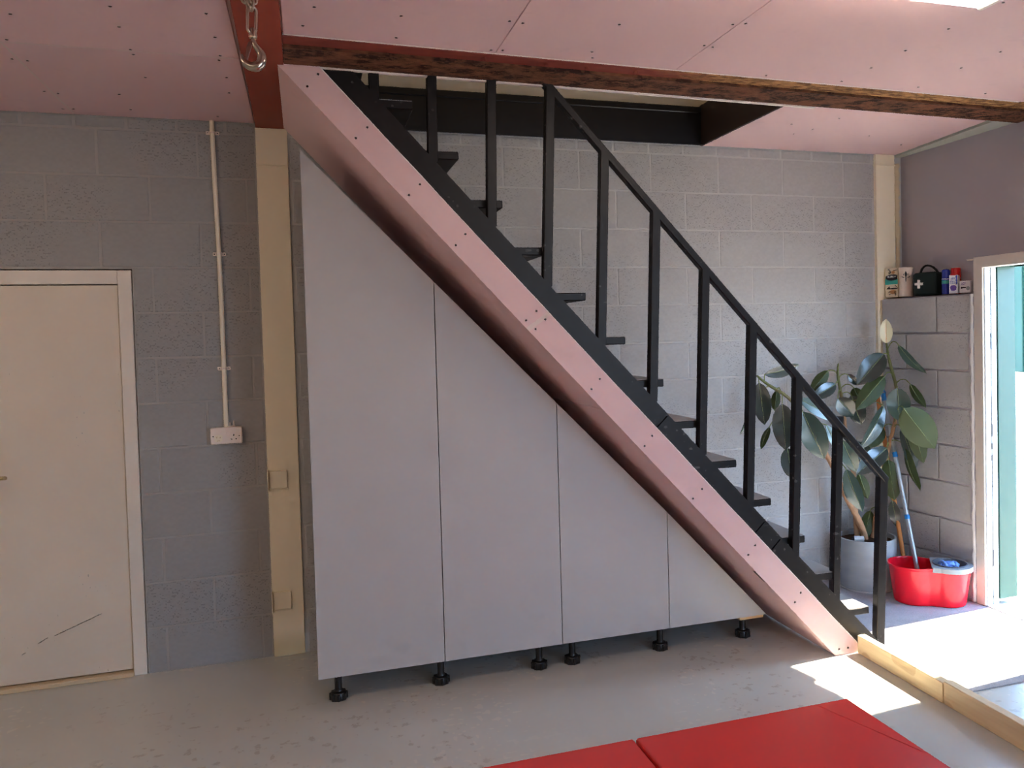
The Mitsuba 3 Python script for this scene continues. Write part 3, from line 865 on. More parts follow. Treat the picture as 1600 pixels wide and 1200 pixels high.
t = thing('blanking_plug', 'small white blanking plug lying pins up on top of the socket', 'plug')
add(t + '__body', cbox(-0.385, -0.352, -0.036, -0.006, 1.2165, 1.2205, 0.0015), 'white_plastic')
for x, h in ((-0.3775, 0.017), (-0.359, 0.025)):
    add(t + '__pin', cbox(x - 0.003, x + 0.003, -0.028, -0.022, 1.2205, 1.2205 + h, 0.001), 'white_plastic')

# ------------------------------------------------------------------ chain and hook
t = thing('lifting_hook', 'shiny steel lifting hook with safety latch, hanging on its chain from the red beam', 'hook')
HY, HX = -1.9, -0.119
def link(c, L, w, r, ang_, tilt=0.0):
    pts = []
    for a_ in np.linspace(0, 2 * np.pi, 36, endpoint=False):
        s_, c_ = math.sin(a_), math.cos(a_)
        z_ = (L / 2 - w / 2) * (1 if s_ >= 0 else -1) + w / 2 * s_
        pts.append((w / 2 * c_, 0, z_))
    m = tube(pts, r, 10, closed=True)
    m.apply_transform(trimesh.transformations.rotation_matrix(ang_, (0, 0, 1)))
    m.apply_transform(trimesh.transformations.rotation_matrix(tilt, (0, 1, 0)))
    m.apply_translation(c)
    return m
for side, tl in ((-1, -0.42), (1, 0.12)):
    p = np.array([HX + side * 0.006, HY, 2.628]); d = np.array([math.sin(tl), 0, math.cos(tl)])
    for j in range(6):
        c_ = p + d * (0.0215 * j + 0.004)
        if c_[2] > CEIL - 0.045: break
        add(t + '__chain_link', link(c_, 0.034, 0.021, 0.0032, (0.35 if j % 2 else 1.75), tl), 'steel', smooth=60)
add(t + '__master_link', link((HX + 0.002, HY, 2.590), 0.078, 0.026, 0.0045, 0.5, 0.05), 'steel', smooth=60)
add(t + '__swivel', lathe([(0, 2.536), (0.011, 2.536), (0.012, 2.540), (0.012, 2.548), (0.009, 2.552), (0.008, 2.562), (0.005, 2.566), (0, 2.566)], (HX + 0.004, HY, 0), 20), 'steel', smooth=40)
hp = [(0.004, 2.540), (0.005, 2.528), (0.010, 2.514), (0.018, 2.503), (0.025, 2.490), (0.026, 2.476), (0.021, 2.463), (0.010, 2.455), (-0.004, 2.454), (-0.016, 2.460), (-0.024, 2.470), (-0.030, 2.486)]
P_ = smooth_path([(HX + a_, HY, b_) for a_, b_ in hp], 6)
s_ = np.linspace(0, 1, len(P_))
R_ = np.interp(s_, [0, 0.15, 0.4, 0.62, 0.82, 1.0], [0.0055, 0.0075, 0.0125, 0.0155, 0.0115, 0.0040])
add(t + '__hook', tube(P_, R_, 16), 'steel', smooth=60)
add(t + '__latch', hull([(HX + a_ + o, HY + q_, b_) for a_, b_ in ((0.001, 2.527), (-0.007, 2.522), (-0.013, 2.502), (-0.017, 2.472)) for o in (-0.003, 0.003) for q_ in (-0.006, 0.006)]), 'steel', smooth=30)
add(t + '__shackle', tube(smooth_path([(HX - 0.035, HY, CEIL - 0.07), (HX - 0.085, HY, CEIL - 0.035), (HX - 0.085, HY, CEIL - 0.012), (HX - 0.06, HY, CEIL - 0.012)], 6), 0.005, 10), 'steel', smooth=60)

# plant data: leaf kind, base, tip, apparent width; stems as x, y, z, radius
LEAVES= [('new', (3.493, -0.2, 1.529), (3.491, -0.2, 1.686), 0.081), ('t', (3.417, -0.4, 1.524), (3.605, -0.42, 1.343), 0.05), ('t', (3.44, -0.24, 1.466), (3.222, -0.26, 1.281), 0.144), ('u', (3.393, -0.3, 1.331), (3.164, -0.32, 1.135), 0.118), ('t', (3.462, -0.33, 1.258), (3.461, -0.35, 1.051), 0.146), ('u', (3.498, -0.4, 1.284), (3.597, -0.42, 1.136), 0.055), ('u', (3.347, -0.52, 1.153), (3.552, -0.54, 0.903), 0.196), ('u', (3.504, -0.4, 1.069), (3.573, -0.42, 0.796), 0.109), ('t', (3.495, -0.32, 1.01), (3.58, -0.34, 0.736), 0.087), ('u', (3.505, -0.34, 0.885), (3.599, -0.36, 0.614), 0.051), ('u', (3.446, -0.26, 0.806), (3.473, -0.28, 0.55), 0.12), ('t', (3.372, -0.34, 0.894), (3.131, -0.36, 0.75), 0.118), ('t', (3.337, -0.36, 1.156), (3.146, -0.38, 0.907), 0.078), ('t', (3.082, -0.26, 1.209), (3.18, -0.28, 1.096), 0.117), ('t', (3.225, -0.2, 1.214), (3.281, -0.22, 1.029), 0.119), ('u', (3.088, -0.16, 1.373), (2.943, -0.18, 1.242), 0.079), ('t', (3.114, -0.2, 1.29), (2.924, -0.22, 1.206), 0.087), ('t', (3.199, -0.2, 1.346), (3.267, -0.22, 1.277), 0.048), ('t', (2.738, -0.4, 1.157), (2.866, -0.42, 0.874), 0.156), ('t', (2.789, -0.3, 1.218), (3.027, -0.32, 1.085), 0.091), ('t', (2.94, -0.34, 1.061), (3.007, -0.36, 0.898), 0.057), ('t', (3.036, -0.36, 0.965), (3.117, -0.38, 0.77), 0.099), ('t', (3.045, -0.38, 0.795), (3.142, -0.4, 0.533), 0.099), ('u', (3.242, -0.24, 0.731), (3.29, -0.26, 0.571), 0.075), ('t', (3.109, -0.28, 0.7), (3.146, -0.3, 0.559), 0.055), ('t', (2.551, -0.24, 1.325), (2.572, -0.26, 1.074), 0.117), ('t', (2.667, -0.3, 1.198), (2.674, -0.32, 0.923), 0.14), ('t', (2.748, -0.22, 0.921), (2.766, -0.24, 0.736), 0.108), ('u', (2.709, -0.18, 1.268), (2.677, -0.2, 1.147), 0.058), ('u', (2.652, -0.18, 1.05), (2.58, -0.2, 0.922), 0.042), ('t', (2.566, -0.28, 1.375), (2.789, -0.3, 1.424), 0.071), ('t', (2.496, -0.18, 1.109), (2.439, -0.2, 1.019), 0.019), ('u', (3.386, -0.16, 0.47), (3.319, -0.18, 0.297), 0.089), ('t', (3.504, -0.22, 0.536), (3.523, -0.24, 0.368), 0.073), ('u', (3.444, -0.22, 1.003), (3.311, -0.24, 0.885), 0.097), ('u', (3.275, -0.16, 1.257), (3.305, -0.18, 1.168), 0.08), ('t', (3.267, -0.2, 0.923), (3.325, -0.22, 0.793), 0.104), ('u', (3.249, -0.16, 0.879), (3.289, -0.18, 0.79), 0.072)]
STEMS= [[(3.313, -0.2, 0.306, 0.0212), (3.22, -0.22, 0.489, 0.0193), (3.128, -0.24, 0.628, 0.0174), (3.06, -0.26, 0.748, 0.0154), (2.966, -0.28, 0.89, 0.0154), (2.852, -0.28, 1.029, 0.0116), (2.756, -0.27, 1.203, 0.0096), (2.663, -0.26, 1.275, 0.0096), (2.588, -0.25, 1.323, 0.0077), (2.533, -0.25, 1.367, 0.0058)], [(3.279, -0.17, 0.311, 0.0174), (3.267, -0.17, 0.474, 0.0154), (3.258, -0.18, 0.639, 0.0135), (3.225, -0.19, 0.804, 0.0135), (3.19, -0.19, 0.967, 0.0116), (3.174, -0.19, 1.128, 0.0116), (3.149, -0.19, 1.268, 0.0096), (3.136, -0.19, 1.356, 0.0077), (3.142, -0.19, 1.416, 0.0039)], [(3.383, -0.19, 0.297, 0.0212), (3.405, -0.21, 0.511, 0.0174), (3.439, -0.22, 0.712, 0.0154), (3.472, -0.23, 0.873, 0.0135), (3.515, -0.24, 1.033, 0.0116), (3.528, -0.25, 1.194, 0.0096), (3.519, -0.24, 1.295, 0.0096), (3.495, -0.23, 1.396, 0.0096), (3.493, -0.21, 1.476, 0.0077), (3.493, -0.2, 1.533, 0.0058)]]
PET= [[(3.474, -0.24, 1.485), (3.503, -0.24, 1.512), (3.552, -0.24, 1.519)], [(3.483, -0.24, 1.437), (3.464, -0.24, 1.462), (3.435, -0.24, 1.466)], [(3.524, -0.24, 1.323), (3.486, -0.24, 1.336), (3.437, -0.24, 1.326)], [(3.538, -0.24, 1.27), (3.567, -0.24, 1.293), (3.636, -0.24, 1.27)], [(3.537, -0.24, 1.226), (3.537, -0.24, 1.242)], [(3.113, -0.24, 1.332), (3.081, -0.24, 1.368), (3.031, -0.24, 1.378)], [(3.112, -0.24, 1.285), (3.098, -0.24, 1.293), (3.08, -0.24, 1.294)], [(3.112, -0.24, 1.308), (3.141, -0.24, 1.35), (3.178, -0.24, 1.353)], [(2.581, -0.24, 1.331), (2.582, -0.24, 1.361), (2.595, -0.24, 1.376)], [(3.49, -0.24, 0.994), (3.524, -0.24, 1.012), (3.568, -0.24, 0.998)], [(3.484, -0.24, 0.914), (3.532, -0.24, 0.89), (3.59, -0.24, 0.866)], [(2.776, -0.24, 1.199), (2.811, -0.24, 1.213), (2.838, -0.24, 1.188)], [(3.515, -0.24, 1.033), (3.554, -0.24, 1.079), (3.594, -0.24, 1.11)]]

# ------------------------------------------------------------------ things on the ledge
LZ = 1.825


def turned(front_left, normal_deg, meshes):
    """local x runs along the front to the right, y into the depth, z up; origin at the front left lower corner"""
    M = np.eye(4)
    a_ = math.radians(normal_deg)
    n2 = np.array([math.cos(a_), math.sin(a_)])     # where the front looks
    M[:2, 0] = (-n2[1], n2[0]); M[:2, 1] = -n2; M[:3, 3] = (front_left[0], front_left[1], LZ)
    for m in meshes:
        m.apply_transform(M)
    return meshes[0] if len(meshes) == 1 else meshes


def local(parent, name, mesh, m, fl, deg, **kw):
    turned(fl, deg, [mesh])
    return add(parent + '__' + name, mesh, m, **kw)


def flat(poly, y0, th=0.0012):
    return prism_xz(poly, y0 - th, y0)


def disc(cx_, cz_, rx, rz, n=28):
    return Polygon([(cx_ + rx * math.cos(q_), cz_ + rz * math.sin(q_)) for q_ in np.linspace(0, 2 * np.pi, n, endpoint=False)])


def writing(text, h, x, z, y, th=0.0012):
    m = meshkit.text_mesh(text, h, th)
    v = m.vertices.copy()
    m.vertices = np.stack([x + v[:, 0], y - v[:, 2], z + v[:, 1]], 1)
    return m


def rect(x0_, x1_, z0_, z1_):
    return sbox(x0_, z0_, x1_, z1_)


# patterned carton
t = thing('patterned_carton', 'cream patterned carton with black oval and teal band on the ledge, beside the column', 'carton')
fl, dg = (3.624, -0.036), -160
W_, H_ = 0.088, 0.190
local(t, 'box', cbox(0, W_, 0, 0.07, 0, H_, 0.002), 'carton_cream', fl, dg)
local(t, 'teal_band', flat(rect(0.0, W_, 0.083, 0.118), 0), 'print_teal', fl, dg)
local(t, 'oval_badge', flat(disc(0.050, 0.128, 0.046, 0.020).intersection(rect(0.002, W_ - 0.001, 0, 1)), -0.0012), 'print_black', fl, dg)
local(t, 'lettering', writing('Button', 0.014, 0.018, 0.127, -0.0024), 'print_white', fl, dg)
q = random.Random(4)
marks = []
for i in range(15):
    mx, mz, aa = q.uniform(0.010, W_ - 0.012), q.choice([q.uniform(0.155, 0.184), q.uniform(0.155, 0.184), q.uniform(0.008, 0.05), q.uniform(0.06, 0.075)]), q.uniform(0, 3.1)
    marks.append(flat(affinity.rotate(disc(mx, mz, 0.0078, 0.0026, 10), math.degrees(aa)).intersection(rect(0.001, W_ - 0.001, 0.001, H_ - 0.001)), 0, 0.001))
local(t, 'leaf_print', join(*marks), 'print_black', fl, dg)
for a_ in ((0.056, 0.160, 0.013, 0.010), (0.055, 0.034, 0.022, 0.014)):
    local(t, 'tan_print', flat(disc(*a_), 0, 0.0008), 'print_tan', fl, dg)
local(t, 'dark_band', flat(rect(0.012, W_, 0.053, 0.060), 0, 0.001), 'print_black', fl, dg)

# white cup with insect motif
t = thing('tall_cup', 'tall white tapered cup with a black insect motif, between carton and green bag', 'cup')
cc = (3.684, -0.158)
add(t + '__body', lathe([(0, 0), (0.040, 0), (0.0425, 0.006), (0.0405, 0.05), (0.0385, 0.10), (0.0395, 0.15), (0.044, 0.180), (0.0455, 0.184), (0.043, 0.186), (0.0385, 0.15), (0.0365, 0.10), (0, 0.012)], (*cc, LZ), 40), 'cup_white', smooth=35)
def on_cup(poly, r=0.0395):
    m = trimesh.creation.extrude_polygon(poly.segmentize(0.002), 0.001, engine='earcut')
    v = m.vertices; a_ = v[:, 0] / r + math.radians(-130); rr = r + 0.0006 + v[:, 2]
    m.vertices = np.stack([cc[0] + rr * np.cos(a_), cc[1] + rr * np.sin(a_), LZ + v[:, 1]], 1)
    return m
insect = [on_cup(disc(0, 0.141, 0.0062, 0.018, 16)), on_cup(disc(0, 0.112, 0.0036, 0.018, 12))]
for s in (-1, 1):
    insect += [on_cup(affinity.rotate(disc(s * 0.0175, 0.123, 0.011, 0.0024, 12), s * 18)), on_cup(affinity.rotate(disc(s * 0.0125, 0.141, 0.0026, 0.0055, 12), -s * 15))]
add(t + '__insect_motif', join(*insect), 'print_black')

# first aid bag
t = thing('first_aid_bag', 'dark green first aid bag with a white cross and black handle', 'bag')
fl, dg = (3.650, -0.258), -158
W_, H_, D_ = 0.148, 0.142, 0.105
body = hull([(x + sx * c1, y + sy * c2, z + sz * c3) for x, sx in ((0, 1), (W_, -1)) for y, sy in ((0, 1), (D_, -1)) for z, sz in ((0, 1), (H_, -1)) for c1, c2, c3 in ((0.012, 0.012, 0.0), (0.0, 0.010, 0.012), (0.010, 0.0, 0.012))])
body = body.subdivide().subdivide()
v = body.vertices
v[:, 1] -= 0.004 * np.sin(np.pi * np.clip(v[:, 0] / W_, 0, 1)) * np.sin(np.pi * np.clip(v[:, 2] / H_, 0, 1)) * (v[:, 1] < 0.05)
body.vertices = v
local(t, 'body', body, 'bag_green', fl, dg, smooth=50)
cr = rect(0.033, 0.049, 0.044, 0.098).union(rect(0.014, 0.068, 0.063, 0.079))
local(t, 'white_cross', flat(cr, -0.0035, 0.002), 'print_white', fl, dg)
zp = [(0.004, D_ / 2, H_ - 0.012)] + [(W_ * s_, D_ / 2, H_ + 0.0005) for s_ in (0.1, 0.5, 0.9)] + [(W_ - 0.004, D_ / 2, H_ - 0.012)]
local(t, 'zip', tube(zp, 0.0035, 8), 'bag_black', fl, dg, smooth=50)
hpth = smooth_path([(0.026, D_ / 2, H_ - 0.004), (0.034, D_ / 2, H_ + 0.022), (0.062, D_ / 2, H_ + 0.044), (0.088, D_ / 2, H_ + 0.040), (0.122, D_ / 2, H_ + 0.016), (0.136, D_ / 2, H_ - 0.004)], 6)
strap = []
for p_ in hpth:
    strap.append(p_)
st = tube(strap, 0.006, 8); st.vertices[:, 1] = D_ / 2 + (st.vertices[:, 1] - D_ / 2) * 2.0
local(t, 'handle', st, 'bag_black', fl, dg, smooth=50)

# two spray cans
for name, lab, c_, capm, bodym, bandm, h, r in (
        ('blue_spray_can', 'blue spray can with blue cap next to the green bag', (3.728, -0.452), 'can_blue', 'can_blue', 'print_teal', 0.150, 0.0235),
        ('red_spray_can', 'spray can with bright red cap behind the small white boxes', (3.757, -0.500), 'can_red', 'can_red', 'print_orange', 0.155, 0.029)):
    t = thing(name, lab, 'spray can')
    add(t + '__body', lathe([(0, 0), (r, 0), (r, 0.092), (r * 0.8, 0.098), (0, 0.098)], (*c_, LZ), 28), bodym, smooth=35)
    add(t + '__cap', lathe([(0, 0.096), (r * 0.96, 0.096), (r * 0.96, h - 0.012), (r * 0.86, h - 0.002), (r * 0.7, h), (0, h)], (*c_, LZ), 28), capm, smooth=35)
    add(t + '__label_band', lathe([(r, 0.062), (r + 0.0006, 0.062), (r + 0.0006, 0.082), (r, 0.082)], (*c_, LZ), 28), bandm, smooth=35)
    add(t + '__rim', lathe([(r, 0.089), (r + 0.001, 0.089), (r + 0.001, 0.093), (r, 0.093)], (*c_, LZ), 28), 'can_white', smooth=35)
# small boxes
t = thing('medicine_box', 'small white box with purple and blue print in front of the red can', 'box')
fl, dg = (3.688, -0.520), -150
local(t, 'box', cbox(0, 0.048, 0, 0.04, 0, 0.108, 0.001), 'can_white', fl, dg)
local(t, 'blue_stripe', flat(rect(0.038, 0.046, 0.052, 0.106), 0, 0.0008), 'print_blue', fl, dg)
local(t, 'purple_print', flat(affinity.translate(disc(0.024, 0.032, 0.019, 0.018, 9), 0, 0), 0, 0.0008), 'print_purple', fl, dg)
local(t, 'text_lines', join(*[flat(rect(0.006, 0.034, z, z + 0.003), 0, 0.0008) for z in (0.06, 0.068, 0.078, 0.088)]), 'print_blue', fl, dg)
t = thing('medicine_box', 'smallest white box on the ledge, right beside the door casing', 'box')
fl, dg = (3.716, -0.572), -150
local(t, 'box', cbox(0, 0.060, 0, 0.03, 0, 0.072, 0.001), 'can_white', fl, dg)
local(t, 'dark_print', join(flat(rect(0.010, 0.034, 0.028, 0.034), 0, 0.0008), flat(disc(0.011, 0.031, 0.004, 0.005, 10), 0, 0.0008)), 'print_black', fl, dg)
local(t, 'text_lines', join(*[flat(rect(0.012, 0.034, z, z + 0.003), 0, 0.0008) for z in (0.05, 0.058)]), 'print_purple', fl, dg)
local(t, 'grey_patch', flat(disc(0.046, 0.026, 0.010, 0.012, 14), 0, 0.0008), 'bucket_grey', fl, dg)

# ------------------------------------------------------------------ rubber plant in its pot
PC = (3.325, -0.195)
t = thing('plant_pot', 'round pale grey plant pot standing in the corner behind the stairs', 'pot')
add(t + '__body', lathe([(0, 0.004), (0.158, 0.004), (0.165, 0.012), (0.172, 0.12), (0.176, 0.24), (0.177, 0.316), (0.174, 0.320), (0.166, 0.320), (0.163, 0.312), (0.162, 0.27), (0, 0.27)], (*PC, 0.006), 64), 'pot_glaze', smooth=35)
add(t + '__saucer', lathe([(0, 0), (0.163, 0), (0.170, 0.008), (0.168, 0.012), (0.160, 0.0055), (0, 0.0045)], (*PC, 0.006), 64), 'caulk', smooth=35)
t2 = add(t + '__soil', lathe([(0, 0.272), (0.1615, 0.272), (0.1615, 0.290), (0.12, 0.296), (0.05, 0.300), (0, 0.302)], (*PC, 0.006), 40), 'soil', smooth=40)
t = thing('feeder_bottle', 'little white bottle lying on the soil at the left of the pot', 'bottle')
add(t + '__body', cyl((3.205, -0.235, 0.326), (3.255, -0.262, 0.326), 0.018, n=20), 'clear_plastic_white', smooth=30)
add(t + '__cap', cyl((3.192, -0.228, 0.326), (3.204, -0.2345, 0.326), 0.012, n=16), 'print_black', smooth=30)

plant = thing('rubber_plant', 'tall rubber plant with big glossy dark leaves in the grey pot', 'plant')
for s in STEMS:
    S_ = smooth_path(s, 5)
    S_[0, 2] -= 0.02
    add(plant + '__stem', tube(S_[:, :3], S_[:, 3], 12), 'bark', smooth=50)
_axis = np.vstack([smooth_path(s, 12)[:, :3] for s in STEMS])
BOWED = {1: 0, 2: 1, 3: 2, 5: 3, 4: 4, 15: 5, 16: 6, 17: 7, 30: 8, 8: 9, 9: 10, 19: 11, 6: 12}
for i, (kind, b_, p_, w_) in enumerate(LEAVES):          # each leaf's stalk, from the nearest point of a stem to the leaf
    if kind == 'new':
        continue
    b_ = np.array(b_)
    want = np.array(PET[BOWED[i]][0]) if i in BOWED else b_ + np.array([0, 0, 0.02])
    s_ = _axis[np.argmin(((_axis - want) ** 2 * [1, 0.3, 1]).sum(1))]
    m_ = (s_ + b_) / 2 + np.array([0, 0, 0.012 + 0.12 * np.linalg.norm(b_ - s_)])
    add(plant + '__stalk', tube(smooth_path([s_, m_, b_], 6), 0.0030, 8), 'stalk', smooth=50)


def leaf(base_, tip_, w, kind, seed):
    q = random.Random(seed)
    B, P_ = np.array(base_), np.array(tip_)
    d = P_ - B; L = np.linalg.norm(d); d /= L
    view = eye - (B + P_) / 2; view /= np.linalg.norm(view)
    n = view - d * (view @ d); n /= np.linalg.norm(n)
    wt = max(w, 0.36 * L)
    roll = math.acos(min(1, w / wt)) * (1 if q.random() < 0.5 else -1) * 0.95
    side = np.cross(d, n)
    n, side = n * math.cos(roll) + side * math.sin(roll), side * math.cos(roll) - n * math.sin(roll)
    NS, NT = 15, 5
    V = []
    droop = q.uniform(0.03, 0.07) * L
    fold = q.uniform(0.16, 0.34)
    sgn = 1 if kind != 'u' else -1
    for i_ in range(NS):
        s = i_ / (NS - 1)
        hw = wt / 2 * (max(0.0, math.sin(math.pi * s ** 0.92)) ** 0.62) * (1 - 0.10 * s) if 0 < i_ < NS - 1 else 0.0012
        if s > 0.86: hw *= max(0.03, (1 - s) / 0.14) ** 0.35
        for j_ in range(-NT, NT + 1):
            u_ = j_ / NT
            z_ = droop * math.sin(math.pi * s) + sgn * fold * abs(u_) ** 1.15 * hw - sgn * 0.05 * hw * u_ * u_ + 0.012 * wt * math.sin(9 * s + 3 * u_) * abs(u_)
            V.append(B + d * (s * L) + side * (u_ * hw) + n * z_)
    m = 2 * NT + 1
    F = []
    for i_ in range(NS - 1):
        for j_ in range(m - 1):
            a_, b_, c_, e_ = i_ * m + j_, i_ * m + j_ + 1, (i_ + 1) * m + j_ + 1, (i_ + 1) * m + j_
            F += [(a_, b_, c_), (a_, c_, e_)]
    M = trimesh.Trimesh(np.array(V), np.array(F), process=False)
    fn = M.face_normals.mean(0)
    if (fn @ view > 0) != (kind != 'u'):
        M.invert()
    mid = np.array([V[i_ * m + NT] for i_ in range(NS)]) + (n * 0.0006)
    return M, mid, np.linspace(0.0019, 0.0006, NS)


for i, (kind, b_, p_, w_) in enumerate(LEAVES):
    name = 'leaf_new' if kind == 'new' else ('leaf_sheen_tint' if i in (1, 4, 18, 19, 20, 21, 22) else 'leaf_dark')
    M, mid, rr = leaf(b_, p_, w_, kind, 50 + i)
    k = add(plant + '__leaf', M, name, smooth=True)
    add(k + '__midrib', tube(mid, rr, 6), 'broom_wood' if kind == 'new' else 'midrib', smooth=True)
    if i == 0:
        note(k, 'pale cream new leaf at the very top')

# ------------------------------------------------------------------ mop bucket, mop and broom
BC, BD = np.array([3.471, -0.570]), np.array([0.79, -0.613]); BD /= np.linalg.norm(BD); BN = np.array([-BD[1], BD[0]])
lobe = Point(-0.088, 0).buffer(0.137, 48).union(Point(0.104, 0).buffer(0.122, 48))
lobe = lobe.union(sbox(-0.06, -0.112, 0.09, 0.112)).buffer(0.03).buffer(-0.045).buffer(0.015)


def outline(poly, n=128):
    c = poly.exterior
    return np.array([c.interpolate(s, normalized=True).coords[0] for s in np.linspace(0, 1, n, endpoint=False)])


def to_world2(uv):
    return BC + uv[:, :1] * BD + uv[:, 1:] * BN


def loft(rings):
    """rings of equal length, each (n, 3), joined in order; the ends are closed"""
    n = len(rings[0]); v = np.vstack(rings); i = np.arange(n); j = (i + 1) % n
    f = []
    for k in range(len(rings) - 1):
        o, q_ = k * n, (k + 1) * n
        f += [np.stack([i + o, j + o, i + q_], 1), np.stack([j + o, j + q_, i + q_], 1)]
    c0, c1 = rings[0].mean(0), rings[-1].mean(0)
    v = np.vstack([v, [c0], [c1]])
    f += [np.stack([j, i, i * 0 + len(v) - 2], 1), np.stack([i + (len(rings) - 1) * n, j + (len(rings) - 1) * n, i * 0 + len(v) - 1], 1)]
    m = trimesh.Trimesh(v, np.vstack(f), process=False)
    if m.volume < 0: m.invert()
    return m


def ring(poly_uv, scale, off, z):
    P = poly_uv * scale
    if off:
        nn = P / np.linalg.norm(P, axis=1, keepdims=True); P = P + nn * off
    w = to_world2(P)
    return np.c_[w, np.full(len(w), z)]


O = outline(lobe)
Z0 = 0.006
t = thing('mop_bucket', 'bright red two-chamber mop bucket with grey wringer, beside the door', 'bucket')
add(t + '__tub', loft([ring(O, 0.82, 0, Z0), ring(O, 0.86, 0, Z0 + 0.004), ring(O, 0.88, 0, Z0 + 0.02), ring(O, 0.99, 0, Z0 + 0.205), ring(O, 1.0, 0.003, Z0 + 0.212), ring(O, 1.0, 0.006, Z0 + 0.218), ring(O, 1.0, 0.006, Z0 + 0.224), ring(O, 1.0, 0.001, Z0 + 0.226), ring(O, 0.985, -0.002, Z0 + 0.218), ring(O, 0.87, 0, Z0 + 0.022), ring(O, 0.80, 0, Z0 + 0.012)]), 'bucket_red', smooth=35)
half = lobe.intersection(sbox(0.015, -1, 1, 1))
collar = half.buffer(0.010).intersection(sbox(0.012, -1, 1, 1)).difference(half.buffer(-0.004).intersection(sbox(-0.1, -1, 1, 1)))
def plate(poly, z0_, z1_):
    ms = []
    for g_ in getattr(poly, 'geoms', [poly]):
        m = prism_xy(g_, z0_, z1_)
        m.vertices[:, :2] = to_world2(m.vertices[:, :2]); ms.append(m)
    m = join(*ms)
    if m.volume < 0: m.invert()
    return m
hole_ = Point(0.110, 0).buffer(0.092, 40)
wr = add(t + '__wringer', join(plate(collar, Z0 + 0.205, Z0 + 0.232), plate(half.buffer(0.006).difference(hole_), Z0 + 0.2275, Z0 + 0.232)), 'bucket_grey')
note(wr, 'grey plastic wringer')
bc = to_world2(np.array([[0.112, 0.0]]))[0]
add(wr + '__basket', lathe([(0.092, 0.232), (0.096, 0.237), (0.090, 0.239), (0.087, 0.232), (0.060, 0.125), (0.0, 0.120), (0.0, 0.116), (0.063, 0.121)][::-1] + [(0.092, 0.232)], (*bc, Z0), 40), 'bucket_dark', smooth=35)
sl = to_world2(np.array([[0.005, -0.103]]))[0]
# flat handle of the wringer arch
t = thing('mop', 'mop with pale grey metal handle and light blue strips, standing in the red bucket', 'mop')
mb, mt_ = np.array([3.470, -0.505, 0.05]), np.array([3.502, -0.150, 1.215])
mdir = (mt_ - mb) / np.linalg.norm(mt_ - mb)
at = lambda z: mb + mdir * ((z - mb[2]) / mdir[2])
add(t + '__handle', join(cyl(at(0.05), at(0.83), 0.0135, n=20), cyl(at(0.845), at(1.18), 0.0115, n=20)), 'handle_grey', smooth=30)
for z0_, z1_ in ((0.82, 0.850), (0.455, 0.480)):
    add(t + '__collar', cyl(at(z0_), at(z1_), 0.0155, n=20), 'blue_plastic', smooth=30)
e_ = at(1.20)
add(t + '__end_cap', join(cyl(at(1.165), at(1.212), 0.0150, n=20), tube([e_ + np.array([0.016 * math.cos(q_) * 0.95, 0, 0.016 * math.sin(q_) + 0.012]) for q_ in np.linspace(0, 2 * np.pi, 20, endpoint=False)], 0.005, 8, closed=True)), 'blue_plastic', smooth=40)
t = thing('mop_cloth', 'bundle of light blue mop strips lying in the grey wringer', 'cloth')
q = random.Random(9)
for i in range(13):
    a_ = i * 2.4 + q.uniform(-0.4, 0.4)             # direction of the strip's middle from the basket's centre
    rm = q.uniform(0.012, 0.058); dd = a_ + math.pi / 2 + q.uniform(-0.5, 0.5); hl = q.uniform(0.028, 0.045)
    mx_, my_ = bc[0] + rm * math.cos(a_), bc[1] + rm * math.sin(a_)
    zt = q.uniform(0.222, 0.252)
    pts = [(mx_ - hl * math.cos(dd), my_ - hl * math.sin(dd), Z0 + zt - q.uniform(0.02, 0.05)), (mx_, my_, Z0 + zt), (mx_ + hl * math.cos(dd), my_ + hl * math.sin(dd), Z0 + zt - q.uniform(0.0, 0.04))]
    m = tube(smooth_path(pts, 7), q.uniform(0.007, 0.011), 10)
    add(t + '__strip', m, 'mop_blue', smooth=60)
t = thing('broom', 'tan wooden pole leaning in the corner behind the rubber plant', 'pole')
add(t + '__pole', cyl((3.522, -0.335, 0.006), (3.541, -0.040, 1.225), 0.0135, n=18), 'broom_wood', smooth=30)

# crumpled clear plastic cup on a tread
t = thing('plastic_cup', 'small clear plastic cup lying on a lower black tread', 'cup')
tz = RISE * 3 - 0.003
cup = lathe([(0.026, 0), (0.036, 0.075), (0.038, 0.078), (0.037, 0.079), (0.034, 0.074), (0.0245, 0.002), (0.0, 0.002), (0.0, 0.0), (0.026, 0.0)], (0, 0, 0), 24)
cup.vertices += 0.004 * (meshkit.noise(cup.vertices * 60) - 0.5)[:, None]
cup.apply_transform(trimesh.transformations.rotation_matrix(math.radians(86), (0, 1, 0)))
cup.apply_transform(trimesh.transformations.rotation_matrix(math.radians(20), (0, 0, 1)))
cup.apply_translation((2.16, -0.90, tz + 0.0415))
add(t + '__cup', cup, 'clear_plastic', smooth=40)

# ------------------------------------------------------------------ outside: the yard
add('ground', cbox(-30, 40, -40, 30, -0.15, -0.012), 'concrete')
note('ground', 'pale sunlit concrete yard outside the doorway', 'ground', kind='structure')
t = thing('yard_wall', 'pale rendered wall with green sheet cladding across the yard', 'wall', kind='structure')
add(t + '__render', cbox(9.3, 9.6, -4, 16, -0.012, 0.96), 'render_wall')
ribs = [cbox(9.24, 9.6, -4, 16, 0.962, 2.7)]
yy = -3.9
while yy < 15.8:
    ribs.append(cbox(9.215, 9.245, yy, yy + 0.11, 0.962, 2.7, 0.008)); yy += 0.2
add(t + '__cladding', join(*ribs), 'cladding_green')
note(t + '__cladding', 'dark green ribbed sheet cladding')
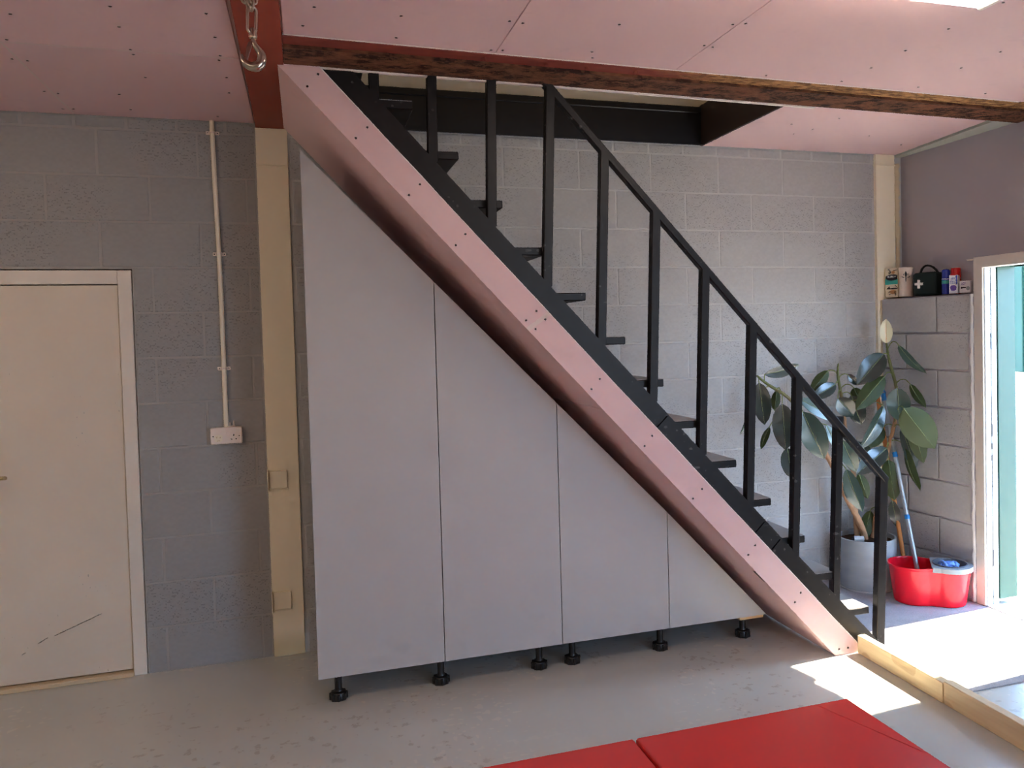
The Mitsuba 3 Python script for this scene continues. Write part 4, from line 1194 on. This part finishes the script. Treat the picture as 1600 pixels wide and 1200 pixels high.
# ribbed outer skin of this building, its lower edge hanging over the door
t = thing('outer_cladding', 'green ribbed outer sheet above the doorway', 'cladding', kind='structure')
pts_o, pts_i = [], []
yy = -1.35 - 0.43
pr = []
while yy < -0.6:                                 # lapped boards of sheet, each standing off a little more at one edge
    pr += [(3.936, yy - 0.0005), (3.968, yy + 0.012), (3.966, yy + 0.07), (3.950, yy + 0.15), (3.938, yy + 0.205)]
    yy += 0.215
pr_o = pr + [(x - 0.012, y) for x, y in pr[::-1]]
add(t + '__sheet', prism_xy(pr_o, 1.965, 2.6), 'cladding_green')
add(t + '__packing', cbox(3.80, 3.918, -1.57, -0.69, 1.972, 2.03), 'cladding_green')

# ------------------------------------------------------------------ lamps
def batten(xa, xb, yc, zc, label, power, colour, size=0.055):
    t = thing('batten_lamp', label, 'lamp', 'ceiling batten lamps')
    add(t + '__body', cbox(xa, xb, yc - size, yc + size, zc - 0.026, zc, 0.003), 'white_plastic')
    k = free(t + '__diffuser')
    scene[k] = mikit.ply(cbox(xa + 0.02, xb - 0.02, yc - size + 0.006, yc + size - 0.006, zc - 0.062, zc - 0.0265, 0.012), 'white_plastic')
    scene[k]['emitter'] = {'type': 'area', 'radiance': rgb([power * c_ for c_ in colour])}
    for s, e in ((xa, xa + 0.02), (xb - 0.02, xb)):
        add(t + '__end_cap', cbox(s, e, yc - size, yc + size, zc - 0.062, zc - 0.0262, 0.003), 'white_plastic')


batten(1.0, 2.21, -2.315, CEIL - 0.001, 'lit white batten lamp on the pink ceiling at the upper right', LAMP_RIGHT, NEUTRAL)
batten(-2.7, -1.3, -2.315, CEIL - 0.001, 'lit batten lamp on the ceiling left of the red beam', LAMP_LEFT, WARM)
batten(1.0, 2.21, -5.6, CEIL - 0.001, 'unseen batten lamp added on the ceiling behind the camera, right', LAMP_RIGHT, NEUTRAL)  # added out of view to brighten the room from behind
batten(-2.7, -1.3, -5.6, CEIL - 0.001, 'unseen batten lamp added on the ceiling behind the camera, left', LAMP_LEFT, WARM)  # its left counterpart, likewise added for brightness
batten(0.9, 2.1, -1.6, 5.198, 'unseen batten lamp added to light the walls of the storey above', LAMP_RIGHT, WARM)  # added upstairs to give the beige wall its glow
